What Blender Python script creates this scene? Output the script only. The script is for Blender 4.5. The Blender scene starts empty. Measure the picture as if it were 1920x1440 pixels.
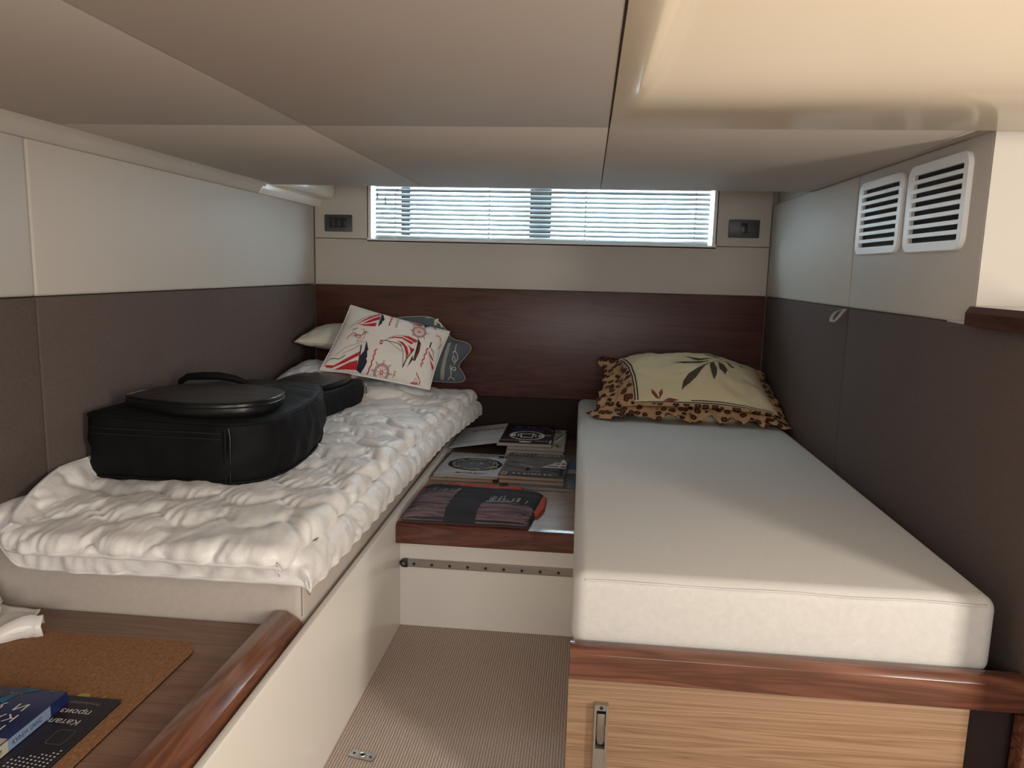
import bpy, bmesh, math, random
import numpy as np
from mathutils import Vector, Matrix, noise
from mathutils.geometry import tessellate_polygon
random.seed(7)
S = bpy.context.scene
COL = S.collection

# ------------------------------------------------------------------ camera
cam_d = bpy.data.cameras.new('camera')
cam = bpy.data.objects.new('camera', cam_d)
COL.objects.link(cam)
cam_d.sensor_width = 36.0
cam_d.lens = 1400.26 * 36.0 / 1920.0
cam_d.clip_start = 0.02
_f = Vector((-0.09662264, 0.98379725, -0.15101997))
_r = Vector((0.9945356, 0.10145539, 0.02461187))
_u = Vector((-0.03953488, 0.14781668, 0.98822428))
cam.matrix_world = Matrix(((_r.x, _u.x, -_f.x, 0.2446), (_r.y, _u.y, -_f.y, -3.4071), (_r.z, _u.z, -_f.z, 1.1265), (0, 0, 0, 1)))
S.camera = cam

# ------------------------------------------------------------------ light
S.view_settings.view_transform = 'Standard'
S.view_settings.look = 'None'
S.view_settings.gamma = 1.0
S.view_settings.exposure = 0.0
S.view_settings.use_curve_mapping = False
W = bpy.data.worlds.new('sky')
S.world = W
W.use_nodes = True
bg = W.node_tree.nodes['Background']
bg.inputs['Color'].default_value = (0.74, 0.89, 1.0, 1)
bg.inputs['Strength'].default_value = 16.0


def area(name, loc, target, sx, sy, power, color):
    l = bpy.data.lights.new(name, 'AREA')
    l.shape = 'RECTANGLE'
    l.size = sx
    l.size_y = sy
    l.energy = power
    l.color = color
    o = bpy.data.objects.new(name, l)
    COL.objects.link(o)
    o.location = loc
    o.rotation_euler = (Vector(target) - Vector(loc)).to_track_quat('-Z', 'Y').to_euler()
    return o


area('companionway_daylight', (2.05, -3.62, 1.15), (0.0, -1.7, 0.75), 0.26, 1.15, 37.0, (1.0, 0.92, 0.80))
area('lobby_fill', (0.5, -4.9, 1.35), (0.1, -1.0, 1.0), 1.8, 1.1, 35.0, (1.0, 0.97, 0.95))  # soft fill lamp added behind the camera; no opening is modelled there

# ------------------------------------------------------------------ materials
def _nt(name):
    m = bpy.data.materials.new(name)
    m.use_nodes = True
    t = m.node_tree
    return m, t, t.nodes['Principled BSDF']


def rgb(r, g, b):
    f = lambda c: ((c / 255 + 0.055) / 1.055) ** 2.4 if c > 10 else c / 255 / 12.92
    return (f(r), f(g), f(b), 1)


def coords(t, scale=(1, 1, 1), rot=(0, 0, 0)):
    tc = t.nodes.new('ShaderNodeTexCoord')
    mp = t.nodes.new('ShaderNodeMapping')
    mp.inputs['Scale'].default_value = scale
    mp.inputs['Rotation'].default_value = rot
    t.links.new(tc.outputs['Object'], mp.inputs['Vector'])
    return mp.outputs['Vector']


def tnoise(t, vec, scale, detail=3, rough=0.5, dist=0.0):
    n = t.nodes.new('ShaderNodeTexNoise')
    n.inputs['Scale'].default_value = scale
    n.inputs['Detail'].default_value = detail
    n.inputs['Roughness'].default_value = rough
    n.inputs['Distortion'].default_value = dist
    t.links.new(vec, n.inputs['Vector'])
    return n.outputs['Fac']


def ramp(t, fac, stops):
    r = t.nodes.new('ShaderNodeValToRGB')
    e = r.color_ramp.elements
    while len(e) < len(stops):
        e.new(0.5)
    for k, (p, c) in zip(e, stops):
        k.position = p
        k.color = c
    t.links.new(fac, r.inputs['Fac'])
    return r.outputs['Color']


def bump(t, b, h, strength, dist=0.002):
    n = t.nodes.new('ShaderNodeBump')
    n.inputs['Strength'].default_value = strength
    n.inputs['Distance'].default_value = dist
    t.links.new(h, n.inputs['Height'])
    t.links.new(n.outputs['Normal'], b.inputs['Normal'])


def plain(name, c, rough=0.6, metal=0.0, spec=0.5, vary=0.06, nscale=60, bstr=0.0, bdist=0.001, stretch=(1, 1, 1), sheen=0.0, coat=0.0):
    m, t, b = _nt(name)
    b.inputs['Roughness'].default_value = rough
    b.inputs['Metallic'].default_value = metal
    b.inputs['Specular IOR Level'].default_value = spec
    if sheen:
        b.inputs['Sheen Weight'].default_value = sheen
    if coat:
        b.inputs['Coat Weight'].default_value = coat
        b.inputs['Coat Roughness'].default_value = 0.06
    v = coords(t, stretch)
    n = tnoise(t, v, nscale, 4)
    lo = tuple(x * (1 - vary) for x in c[:3]) + (1,)
    hi = tuple(min(1, x * (1 + vary)) for x in c[:3]) + (1,)
    t.links.new(ramp(t, n, [(0.3, lo), (0.7, hi)]), b.inputs['Base Color'])
    if bstr:
        bump(t, b, n, bstr, bdist)
    return m


def weave(name, c, rough=0.85, scale=900, bstr=0.25, vary=0.12, big=0.0):
    """woven cloth: fine thread grid as relief"""
    m, t, b = _nt(name)
    b.inputs['Roughness'].default_value = rough
    b.inputs['Specular IOR Level'].default_value = 0.2
    v1 = coords(t, (1, 0.12, 1))
    v2 = coords(t, (0.12, 1, 0.12))
    n1 = tnoise(t, v1, scale, 2)
    n2 = tnoise(t, v2, scale, 2)
    a = t.nodes.new('ShaderNodeMath')
    a.operation = 'ADD'
    t.links.new(n1, a.inputs[0])
    t.links.new(n2, a.inputs[1])
    h = t.nodes.new('ShaderNodeMath')
    h.operation = 'MULTIPLY'
    h.inputs[1].default_value = 0.5
    t.links.new(a.outputs[0], h.inputs[0])
    lo = tuple(x * (1 - vary) for x in c[:3]) + (1,)
    hi = tuple(min(1, x * (1 + vary)) for x in c[:3]) + (1,)
    t.links.new(ramp(t, h.outputs[0], [(0.35, lo), (0.65, hi)]), b.inputs['Base Color'])
    bump(t, b, h.outputs[0], bstr, 0.0006)
    return m


def wood(name, stops, along='x', rough=0.35, freq=1.0, coat=0.0, fine=0.35, spec=0.5, k=0.09, rings=9.0):
    m, t, b = _nt(name)
    b.inputs['Roughness'].default_value = rough
    b.inputs['Specular IOR Level'].default_value = spec
    if coat:
        b.inputs['Coat Weight'].default_value = coat
        b.inputs['Coat Roughness'].default_value = 0.12
    sc = {'x': (k, 1, 1), 'y': (1, k, 1), 'z': (1, 1, k)}[along]
    v = coords(t, sc)
    big = tnoise(t, v, 14 * freq, 3, 0.55, 1.2)
    mul = t.nodes.new('ShaderNodeMath')
    mul.operation = 'MULTIPLY'
    mul.inputs[1].default_value = rings
    t.links.new(big, mul.inputs[0])
    fr = t.nodes.new('ShaderNodeMath')
    fr.operation = 'PINGPONG'
    fr.inputs[1].default_value = 1.0
    t.links.new(mul.outputs[0], fr.inputs[0])
    k2 = 0.02
    sc2 = {'x': (k2, 1, 1), 'y': (1, k2, 1), 'z': (1, 1, k2)}[along]
    fn = tnoise(t, coords(t, sc2), 260 * freq, 3, 0.6)
    mx = t.nodes.new('ShaderNodeMix')
    mx.inputs[0].default_value = fine
    t.links.new(fr.outputs[0], mx.inputs[2])
    t.links.new(fn, mx.inputs[3])
    t.links.new(ramp(t, mx.outputs[0], stops), b.inputs['Base Color'])
    bump(t, b, fn, 0.05, 0.0005)
    return m


M = {}
M['cream_vinyl'] = plain('cream_vinyl', rgb(196, 189, 179), 0.55, nscale=900, vary=0.03, bstr=0.12, bdist=0.0004, spec=0.3)
M['ceiling_vinyl'] = plain('ceiling_vinyl', rgb(199, 190, 181), 0.6, nscale=900, vary=0.03, bstr=0.12, bdist=0.0004, spec=0.25)
M['gelcoat'] = plain('gelcoat', rgb(240, 234, 225), 0.16, vary=0.015, nscale=3, spec=0.5)
M['gelcoat_warm'] = plain('gelcoat_warm', rgb(222, 208, 186), 0.14, vary=0.015, nscale=3, spec=0.5)
M['brown_fabric'] = plain('brown_fabric', rgb(96, 84, 80), 0.9, vary=0.16, nscale=420, bstr=0.2, bdist=0.0006, spec=0.15, stretch=(1, 1, 0.5))
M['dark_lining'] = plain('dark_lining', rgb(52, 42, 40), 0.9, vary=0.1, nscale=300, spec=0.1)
M['headboard_wood'] = wood('headboard_wood', [(0.0, rgb(44, 24, 20)), (0.35, rgb(76, 44, 37)), (1.0, rgb(98, 60, 51))], 'x', 0.4, 1.0, fine=0.55)
M['walnut'] = wood('walnut', [(0.0, rgb(72, 42, 30)), (0.5, rgb(110, 68, 52)), (1.0, rgb(136, 90, 70))], 'x', 0.25, 1.0, coat=0.5, fine=0.35)
M['walnut_y'] = wood('walnut_y', [(0.0, rgb(82, 46, 29)), (0.5, rgb(118, 71, 47)), (1.0, rgb(140, 90, 62))], 'y', 0.25, 1.0, coat=0.5, fine=0.35)
M['walnut_dark'] = wood('walnut_dark', [(0.0, rgb(62, 30, 24)), (0.5, rgb(92, 50, 42)), (1.0, rgb(116, 70, 58))], 'x', 0.22, 1.3, coat=0.5, fine=0.5)
M['walnut_dark_y'] = wood('walnut_dark_y', [(0.0, rgb(48, 28, 24)), (0.5, rgb(72, 46, 40)), (1.0, rgb(92, 62, 54))], 'y', 0.15, 1.3, coat=0.5, fine=0.5)
M['light_wood'] = wood('light_wood', [(0.0, rgb(112, 82, 60)), (0.22, rgb(142, 111, 84)), (0.6, rgb(156, 125, 97)), (1.0, rgb(166, 136, 108))], 'x', 0.42, 1.5, fine=0.3, k=0.02, rings=20)
M['shelf_wood'] = wood('shelf_wood', [(0.0, rgb(122, 96, 78)), (0.5, rgb(146, 120, 100)), (1.0, rgb(166, 140, 120))], 'x', 0.42, 1.4, fine=0.6)
M['desk_wood'] = wood('desk_wood', [(0.0, rgb(106, 78, 60)), (0.5, rgb(132, 99, 77)), (1.0, rgb(152, 118, 94))], 'x', 0.4, 1.4, fine=0.55)
M['white_plastic'] = plain('white_plastic', rgb(232, 232, 230), 0.35, vary=0.01, nscale=5)
M['black_plastic'] = plain('black_plastic', rgb(38, 40, 42), 0.35, vary=0.05, nscale=60)
M['grey_plastic'] = plain('grey_plastic', rgb(66, 69, 72), 0.4, vary=0.04, nscale=60)
M['shade_black'] = plain('shade_black', rgb(9, 9, 9), 0.9, vary=0.02)  # near black: shade of slots and hollows put into colour; mat underside too
M['aluminium'] = plain('aluminium', rgb(176, 172, 165), 0.38, 0.85, vary=0.04, nscale=40)
M['steel'] = plain('steel', rgb(178, 174, 166), 0.28, 1.0, vary=0.05, nscale=90)
M['screw'] = plain('screw', rgb(74, 70, 66), 0.35, 0.8, vary=0.05)
M['mattress_cloth'] = weave('mattress_cloth', rgb(208, 205, 200), 0.9, 700, 0.35, 0.05)
M['beige_cloth'] = weave('beige_cloth', rgb(198, 187, 177), 0.9, 700, 0.3, 0.05)
M['cotton_white'] = weave('cotton_white', rgb(226, 220, 213), 0.85, 1100, 0.12, 0.04)
M['cotton_cream'] = weave('cotton_cream', rgb(205, 200, 184), 0.85, 900, 0.15, 0.05)
M['cotton_grey'] = weave('cotton_grey', rgb(200, 200, 204), 0.85, 900, 0.15, 0.05)
M['cotton_yellow'] = weave('cotton_yellow', rgb(219, 205, 168), 0.85, 900, 0.15, 0.05)
M['cotton_blue'] = weave('cotton_blue', rgb(93, 99, 109), 0.85, 900, 0.15, 0.07)
M['cotton_sage'] = weave('cotton_sage', rgb(158, 160, 150), 0.85, 900, 0.15, 0.07)
M['piping_white'] = weave('piping_white', rgb(224, 221, 220), 0.8, 900, 0.15, 0.04)
m, t, b = _nt('quilt_satin')
b.inputs['Roughness'].default_value = 0.36
b.inputs['Specular IOR Level'].default_value = 0.4
b.inputs['Sheen Weight'].default_value = 0.25
n = tnoise(t, coords(t, (1, 1, 1)), 55, 4, 0.55, 0.6)
t.links.new(ramp(t, n, [(0.3, rgb(233, 229, 225)), (0.7, rgb(242, 239, 235))]), b.inputs['Base Color'])
bump(t, b, n, 0.25, 0.004)
M['quilt'] = m
M['nylon_black'] = weave('nylon_black', rgb(14, 14, 16), 0.7, 1300, 0.2, 0.25)
M['vinyl_black'] = plain('vinyl_black', rgb(17, 18, 20), 0.36, vary=0.06, nscale=30, bstr=0.15, bdist=0.003)
M['red'] = plain('print_red', rgb(186, 32, 44), 0.8, vary=0.06, nscale=700)
M['pink'] = plain('print_pink', rgb(196, 140, 142), 0.8, vary=0.06, nscale=700)
M['navy'] = plain('print_navy', rgb(28, 30, 52), 0.8, vary=0.08, nscale=700)
M['ink'] = plain('print_black', rgb(22, 21, 24), 0.7, vary=0.08, nscale=700)
M['ink_white'] = plain('print_white', rgb(216, 214, 212), 0.7, vary=0.05, nscale=700)
M['ink_grey'] = plain('print_grey', rgb(128, 126, 126), 0.7, vary=0.08, nscale=700)
M['ink_mid'] = plain('print_mid_grey', rgb(176, 174, 174), 0.6, vary=0.05, nscale=700)
M['ink_olive'] = plain('print_olive', rgb(78, 70, 54), 0.8, vary=0.12, nscale=90)
M['ink_rust'] = plain('print_rust', rgb(128, 62, 46), 0.8, vary=0.12, nscale=90)
M['ink_lilac'] = plain('print_lilac', rgb(186, 186, 196), 0.85, vary=0.05, nscale=90)
M['cream_bright'] = plain('rope_print', rgb(214, 208, 188), 0.8, vary=0.06, nscale=300)
M['paper'] = plain('paper_edges', rgb(158, 148, 140), 0.85, vary=0.14, nscale=900, stretch=(0.02, 0.02, 1))
M['paper_brown'] = plain('paper_edges_brown', rgb(166, 140, 120), 0.85, vary=0.14, nscale=900, stretch=(0.02, 0.02, 1))
M['gloss_white'] = plain('cover_white', rgb(206, 209, 214), 0.3, vary=0.03, nscale=20)
M['gloss_black'] = plain('cover_black', rgb(30, 28, 31), 0.3, vary=0.2, nscale=30)
M['gloss_grey'] = plain('cover_grey', rgb(108, 106, 106), 0.3, vary=0.12, nscale=14)
M['gloss_dark_grey'] = plain('cover_dark_grey', rgb(66, 64, 66), 0.3, vary=0.14, nscale=14)
M['gloss_stone'] = plain('cover_stone', rgb(168, 164, 148), 0.3, vary=0.12, nscale=14)
M['gloss_taupe'] = plain('cover_taupe', rgb(120, 108, 98), 0.35, vary=0.3, nscale=22)
M['gloss_navy'] = plain('cover_navy', rgb(26, 38, 84), 0.3, vary=0.25, nscale=12)
M['gloss_teal'] = plain('print_teal', rgb(38, 98, 126), 0.35, vary=0.4, nscale=30)
M['gloss_blueline'] = plain('print_blue', rgb(58, 62, 118), 0.35, vary=0.2, nscale=30)
M['gloss_sky'] = plain('print_sky', rgb(88, 106, 152), 0.35, vary=0.08, nscale=9)
M['gloss_haze'] = plain('print_haze', rgb(186, 178, 160), 0.35, vary=0.08, nscale=9)
M['gloss_sea'] = plain('print_sea', rgb(96, 106, 116), 0.35, vary=0.12, nscale=40)
M['catalog'] = plain('cover_catalogue', rgb(30, 26, 36), 0.45, vary=0.1, nscale=8)
M['spine_blue'] = plain('spine_blue', rgb(128, 146, 176), 0.4, vary=0.06, nscale=20)
M['leaf_green'] = plain('paper_green', rgb(176, 176, 84), 0.6, vary=0.06, nscale=30)
M['orange'] = weave('orange_cotton', rgb(176, 78, 64), 0.85, 900, 0.15, 0.06)
M['charcoal'] = weave('charcoal_cotton', rgb(52, 52, 57), 0.9, 900, 0.2, 0.12)
M['plastic_film'] = plain('plastic_film', rgb(232, 228, 222), 0.25, vary=0.04, nscale=18, bstr=0.3, bdist=0.004)
M['ivory'] = plain('ivory_stuff', rgb(226, 214, 194), 0.8, vary=0.08, nscale=220, bstr=0.3, bdist=0.002)
M['web'] = weave('white_webbing', rgb(222, 222, 218), 0.8, 1500, 0.4, 0.1)

# photo print on the shirt: streaks of dusk sky and water
m, t, b = _nt('shirt_print')
b.inputs['Roughness'].default_value = 0.9
b.inputs['Specular IOR Level'].default_value = 0.15
n = tnoise(t, coords(t, (0.9, 9, 9)), 9, 6, 0.65, 0.5)
t.links.new(ramp(t, n, [(0.32, rgb(58, 52, 60)), (0.48, rgb(104, 88, 96)), (0.6, rgb(134, 112, 112)), (0.75, rgb(112, 108, 124))]), b.inputs['Base Color'])
M['shirt_print'] = m
# leopard cotton
m, t, b = _nt('leopard_cotton')
b.inputs['Roughness'].default_value = 0.85
b.inputs['Specular IOR Level'].default_value = 0.2
v = coords(t, (1, 1, 1))
vo = t.nodes.new('ShaderNodeTexVoronoi')
vo.inputs['Scale'].default_value = 36
t.links.new(v, vo.inputs['Vector'])
nn = tnoise(t, v, 130, 2)
ad = t.nodes.new('ShaderNodeMath')
ad.operation = 'MULTIPLY_ADD'
ad.inputs[1].default_value = 0.35
t.links.new(nn, ad.inputs[0])
t.links.new(vo.outputs['Distance'], ad.inputs[2])
t.links.new(ramp(t, ad.outputs[0], [(0.0, rgb(98, 58, 38)), (0.46, rgb(104, 62, 42)), (0.50, rgb(40, 22, 16)), (0.60, rgb(46, 26, 18)), (0.66, rgb(176, 138, 102)), (1.0, rgb(192, 156, 118))]), b.inputs['Base Color'])
M['leopard'] = m
# cork
m, t, b = _nt('cork')
b.inputs['Roughness'].default_value = 0.85
b.inputs['Specular IOR Level'].default_value = 0.2
v = coords(t, (1, 0.55, 1))
n1 = tnoise(t, v, 210, 5, 0.75, 0.8)
t.links.new(ramp(t, n1, [(0.25, rgb(92, 62, 42)), (0.42, rgb(140, 100, 70)), (0.58, rgb(156, 114, 82)), (0.75, rgb(196, 158, 124))]), b.inputs['Base Color'])
bump(t, b, n1, 0.2, 0.001)
M['cork'] = m
# ribbed loop carpet
m, t, b = _nt('rib_carpet')
b.inputs['Roughness'].default_value = 0.95
b.inputs['Specular IOR Level'].default_value = 0.1
v = coords(t)
wv = t.nodes.new('ShaderNodeTexWave')
wv.bands_direction = 'X'
wv.inputs['Scale'].default_value = 46
wv.inputs['Distortion'].default_value = 1.6
wv.inputs['Detail'].default_value = 2
wv.inputs['Detail Scale'].default_value = 3.0
t.links.new(v, wv.inputs['Vector'])
lp = tnoise(t, coords(t, (1, 1.6, 1)), 240, 3, 0.7)
mm = t.nodes.new('ShaderNodeMix')
mm.inputs[0].default_value = 0.4
t.links.new(wv.outputs['Fac'], mm.inputs[2])
t.links.new(lp, mm.inputs[3])
t.links.new(ramp(t, mm.outputs[0], [(0.1, rgb(142, 124, 112)), (0.55, rgb(196, 179, 166)), (0.9, rgb(216, 201, 189))]), b.inputs['Base Color'])
bump(t, b, mm.outputs[0], 0.6, 0.004)
M['carpet'] = m
# slat: white painted aluminium that lets a little light through its cloth-thin edge
m, t, b = _nt('blind_slat')
b.inputs['Base Color'].default_value = rgb(196, 202, 202)
b.inputs['Roughness'].default_value = 0.4
tr = t.nodes.new('ShaderNodeBsdfTranslucent')
tr.inputs['Color'].default_value = rgb(200, 206, 206)
ms = t.nodes.new('ShaderNodeMixShader')
ms.inputs[0].default_value = 0.12
t.links.new(b.outputs[0], ms.inputs[1])
t.links.new(tr.outputs[0], ms.inputs[2])
t.links.new(ms.outputs[0], t.nodes['Material Output'].inputs['Surface'])
M['slat'] = m
m, t, b = _nt('window_glass')
b.inputs['Base Color'].default_value = (0.93, 0.98, 1, 1)
b.inputs['Roughness'].default_value = 0.0
b.inputs['Transmission Weight'].default_value = 1.0
b.inputs['IOR'].default_value = 1.01
M['glass'] = m

# ------------------------------------------------------------------ helpers
def root_loc(o):
    while o.parent:
        o = o.parent
    return np.array(o.location)


def new(name, V, F, mat, parent=None, smooth=False, mi=None, angle=None):
    V = np.asarray(V, float)
    if parent is not None:
        V = V - root_loc(parent)
    me = bpy.data.meshes.new(name)
    me.from_pydata(V.tolist(), [], [tuple(int(i) for i in f) for f in F])
    for mm_ in (mat if isinstance(mat, (list, tuple)) else [mat]):
        me.materials.append(M[mm_] if isinstance(mm_, str) else mm_)
    if mi is not None:
        me.polygons.foreach_set('material_index', mi)
    if smooth:
        me.polygons.foreach_set('use_smooth', [True] * len(me.polygons))
        if angle:
            try:
                me.set_sharp_from_angle(angle=math.radians(angle))
            except Exception:
                pass
    me.update()
    o = bpy.data.objects.new(name, me)
    COL.objects.link(o)
    if parent is not None:
        o.parent = parent
    return o


def thing(name, label, cat, loc, group=None):
    o = bpy.data.objects.new(name, None)
    o.empty_display_size = 0.05
    o.location = loc
    COL.objects.link(o)
    return tag(o, label, cat, group)


def tag(o, label, cat, group=None):
    o['label'] = label
    o['category'] = cat
    if group:
        o['group'] = group
    return o


def structure(o):
    o['kind'] = 'structure'
    return o


def bm_data(bm):
    bm.verts.ensure_lookup_table()
    bm.verts.index_update()
    V = [v.co[:] for v in bm.verts]
    F = [[v.index for v in f.verts] for f in bm.faces]
    bm.free()
    return V, F


def obox_data(o, ax, ay, az, bevel=0.0, seg=2):
    """box with corner o and edge vectors ax, ay, az"""
    o, ax, ay, az = [Vector(q) for q in (o, ax, ay, az)]
    bm = bmesh.new()
    vs = [bm.verts.new(o + ax * i + ay * j + az * k) for k in (0, 1) for j in (0, 1) for i in (0, 1)]
    for f in ((0, 2, 3, 1), (4, 5, 7, 6), (0, 1, 5, 4), (2, 6, 7, 3), (0, 4, 6, 2), (1, 3, 7, 5)):
        bm.faces.new([vs[i] for i in f])
    bmesh.ops.recalc_face_normals(bm, faces=bm.faces)
    if bevel:
        bmesh.ops.bevel(bm, geom=list(bm.edges), offset=bevel, segments=seg, profile=0.5, affect='EDGES', clamp_overlap=True)
    return bm_data(bm)


def box(name, x0, x1, y0, y1, z0, z1, mat, parent=None, bevel=0.0, seg=2):
    V, F = obox_data((x0, y0, z0), (x1 - x0, 0, 0), (0, y1 - y0, 0), (0, 0, z1 - z0), bevel, seg)
    return new(name, V, F, mat, parent, smooth=bevel > 0, angle=40 if bevel else None)


def obox(name, o, ax, ay, az, mat, parent=None, bevel=0.0, seg=2):
    V, F = obox_data(o, ax, ay, az, bevel, seg)
    return new(name, V, F, mat, parent, smooth=bevel > 0, angle=40 if bevel else None)


def merge(parts):
    V, F = [], []
    for v, f in parts:
        n = len(V)
        V += [tuple(p) for p in v]
        F += [[i + n for i in q] for q in f]
    return V, F


def boxes_data(lst):
    return merge([obox_data((a, c, e), (b_ - a, 0, 0), (0, d - c, 0), (0, 0, f - e)) for a, b_, c, d, e, f in lst])


def grid_faces(nu, nv, wrap_u=False):
    F = []
    for j in range(nv - 1):
        for i in range(nu if wrap_u else nu - 1):
            i2 = (i + 1) % nu
            F.append((j * nu + i, j * nu + i2, (j + 1) * nu + i2, (j + 1) * nu + i))
    return F


def tube_data(pts, r, n=8, closed=False, cap=True):
    P = [Vector(p) for p in pts]
    N = len(P)
    V, F = [], []
    up = Vector((0, 0, 1))
    prev = None
    for i in range(N):
        if closed:
            d = P[(i + 1) % N] - P[i - 1]
        else:
            d = P[min(i + 1, N - 1)] - P[max(i - 1, 0)]
        d.normalize()
        if prev is None:
            a = d.cross(up if abs(d.z) < 0.9 else Vector((1, 0, 0))).normalized()
        else:
            a = (prev - d * prev.dot(d)).normalized()
        prev = a
        c = d.cross(a)
        ri = r[i] if isinstance(r, (list, tuple)) else r
        for k in range(n):
            q = 2 * math.pi * k / n
            V.append(P[i] + (a * math.cos(q) + c * math.sin(q)) * ri)
    for i in range(N if closed else N - 1):
        i2 = (i + 1) % N
        for k in range(n):
            k2 = (k + 1) % n
            F.append((i * n + k, i * n + k2, i2 * n + k2, i2 * n + k))
    if cap and not closed:
        F.append(tuple(range(n - 1, -1, -1)))
        F.append(tuple((N - 1) * n + k for k in range(n)))
    return V, F


def tube(name, pts, r, mat, parent=None, n=8, closed=False):
    V, F = tube_data(pts, r, n, closed)
    return new(name, V, F, mat, parent, smooth=True, angle=50)


def prism_data(poly, o, ex, ey, ez, h, bevel=0.0):
    """2-D polygon (in ex, ey from o) extruded along ez by h"""
    o, ex, ey, ez = [Vector(q) for q in (o, ex, ey, ez)]
    bm = bmesh.new()
    bot = [bm.verts.new(o + ex * p[0] + ey * p[1]) for p in poly]
    top = [bm.verts.new(o + ex * p[0] + ey * p[1] + ez * h) for p in poly]
    n = len(poly)
    bm.faces.new(bot[::-1])
    bm.faces.new(top)
    for i in range(n):
        bm.faces.new((bot[i], bot[(i + 1) % n], top[(i + 1) % n], top[i]))
    bmesh.ops.recalc_face_normals(bm, faces=bm.faces)
    if bevel:
        bmesh.ops.bevel(bm, geom=[e for e in bm.edges], offset=bevel, segments=2, profile=0.5, affect='EDGES', clamp_overlap=True)
    return bm_data(bm)


def prism(name, poly, o, ex, ey, ez, h, mat, parent=None, bevel=0.0, smooth=False):
    V, F = prism_data(poly, o, ex, ey, ez, h, bevel)
    return new(name, V, F, mat, parent, smooth=smooth or bevel > 0, angle=40)


def rrect(w, h, r, n=5, x0=0.0, y0=0.0):
    out = []
    for cx, cy, a in ((w - r, h - r, 0), (r, h - r, 90), (r, r, 180), (w - r, r, 270)):
        for i in range(n + 1):
            q = math.radians(a + 90 * i / n)
            out.append((x0 + cx + r * math.cos(q), y0 + cy + r * math.sin(q)))
    return out


def ss(a, b_, x):
    t_ = np.clip((np.asarray(x, float) - a) / (b_ - a), 0, 1)
    return t_ * t_ * (3 - 2 * t_)


def vnoise(x, y, seed=0):
    x = np.asarray(x, float)
    y = np.asarray(y, float)
    xi = np.floor(x)
    yi = np.floor(y)
    fx = x - xi
    fy = y - yi
    fx = fx * fx * (3 - 2 * fx)
    fy = fy * fy * (3 - 2 * fy)

    def h(a, b2):
        v_ = np.sin(a * 127.1 + b2 * 311.7 + seed * 74.7) * 43758.5453
        return v_ - np.floor(v_)
    return (h(xi, yi) * (1 - fx) + h(xi + 1, yi) * fx) * (1 - fy) + (h(xi, yi + 1) * (1 - fx) + h(xi + 1, yi + 1) * fx) * fy - 0.5


# --- flat print (lettering, pictures) laid on a surface: surf(u, v, lift) -> point
def poly_tri(poly):
    tri = tessellate_polygon([[Vector((p[0], p[1], 0)) for p in poly]])
    return [(p[0], p[1]) for p in poly], [tuple(q) for q in tri]


def ribbon(pts, w, closed=False):
    P = [np.array(p, float) for p in pts]
    n = len(P)
    V, F = [], []
    for i in range(n):
        if closed:
            d = P[(i + 1) % n] - P[i - 1]
        else:
            d = P[min(i + 1, n - 1)] - P[max(i - 1, 0)]
        d = d / (np.linalg.norm(d) + 1e-9)
        q = np.array((-d[1], d[0])) * w / 2
        V += [tuple(P[i] + q), tuple(P[i] - q)]
    for i in range(n if closed else n - 1):
        a, c = 2 * i, 2 * ((i + 1) % n)
        F.append((a, a + 1, c + 1, c))
    return V, F


def dashes(pts, w, dash, gap):
    P = [np.array(p, float) for p in pts]
    out = []
    seg = [np.linalg.norm(P[i + 1] - P[i]) for i in range(len(P) - 1)]
    tot = sum(seg)

    def at(s):
        for i, l in enumerate(seg):
            if s <= l:
                return P[i] + (P[i + 1] - P[i]) * s / l
            s -= l
        return P[-1]
    s = 0
    while s < tot:
        out.append(ribbon([at(s), at(min(s + dash, tot))], w))
        s += dash + gap
    return merge2(out)


def merge2(parts):
    V, F = [], []
    for v, f in parts:
        n = len(V)
        V += list(v)
        F += [tuple(i + n for i in q) for q in f]
    return V, F


def circle2(cx, cy, rx, ry, n=28):
    return [(cx + rx * math.cos(2 * math.pi * i / n), cy + ry * math.sin(2 * math.pi * i / n)) for i in range(n)]


_tc = {}


def text2(s, size=1.0, shear=0.0, off=0.0, space=1.0):
    """lettering outline as flat triangles: baseline at 0, left aligned"""
    key = (s, shear, off, space)
    if key not in _tc:
        cu = bpy.data.curves.new('lettering', 'FONT')
        cu.body = s
        cu.size = 1.0
        cu.shear = shear
        cu.offset = off
        cu.space_character = space
        cu.resolution_u = 3
        ob = bpy.data.objects.new('lettering', cu)
        me = bpy.data.meshes.new_from_object(ob)
        _tc[key] = ([v_.co[:2] for v_ in me.vertices], [tuple(p.vertices) for p in me.polygons])
        bpy.data.objects.remove(ob)
        bpy.data.meshes.remove(me)
        bpy.data.curves.remove(cu)
    V, F = _tc[key]
    return [(x * size, y * size) for x, y in V], F


def xf2(data, o, ex, ey=None):
    if ey is None:
        ey = (-ex[1], ex[0])
    V, F = data
    return [(o[0] + ex[0] * x + ey[0] * y, o[1] + ex[1] * x + ey[1] * y) for x, y in V], F


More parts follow.
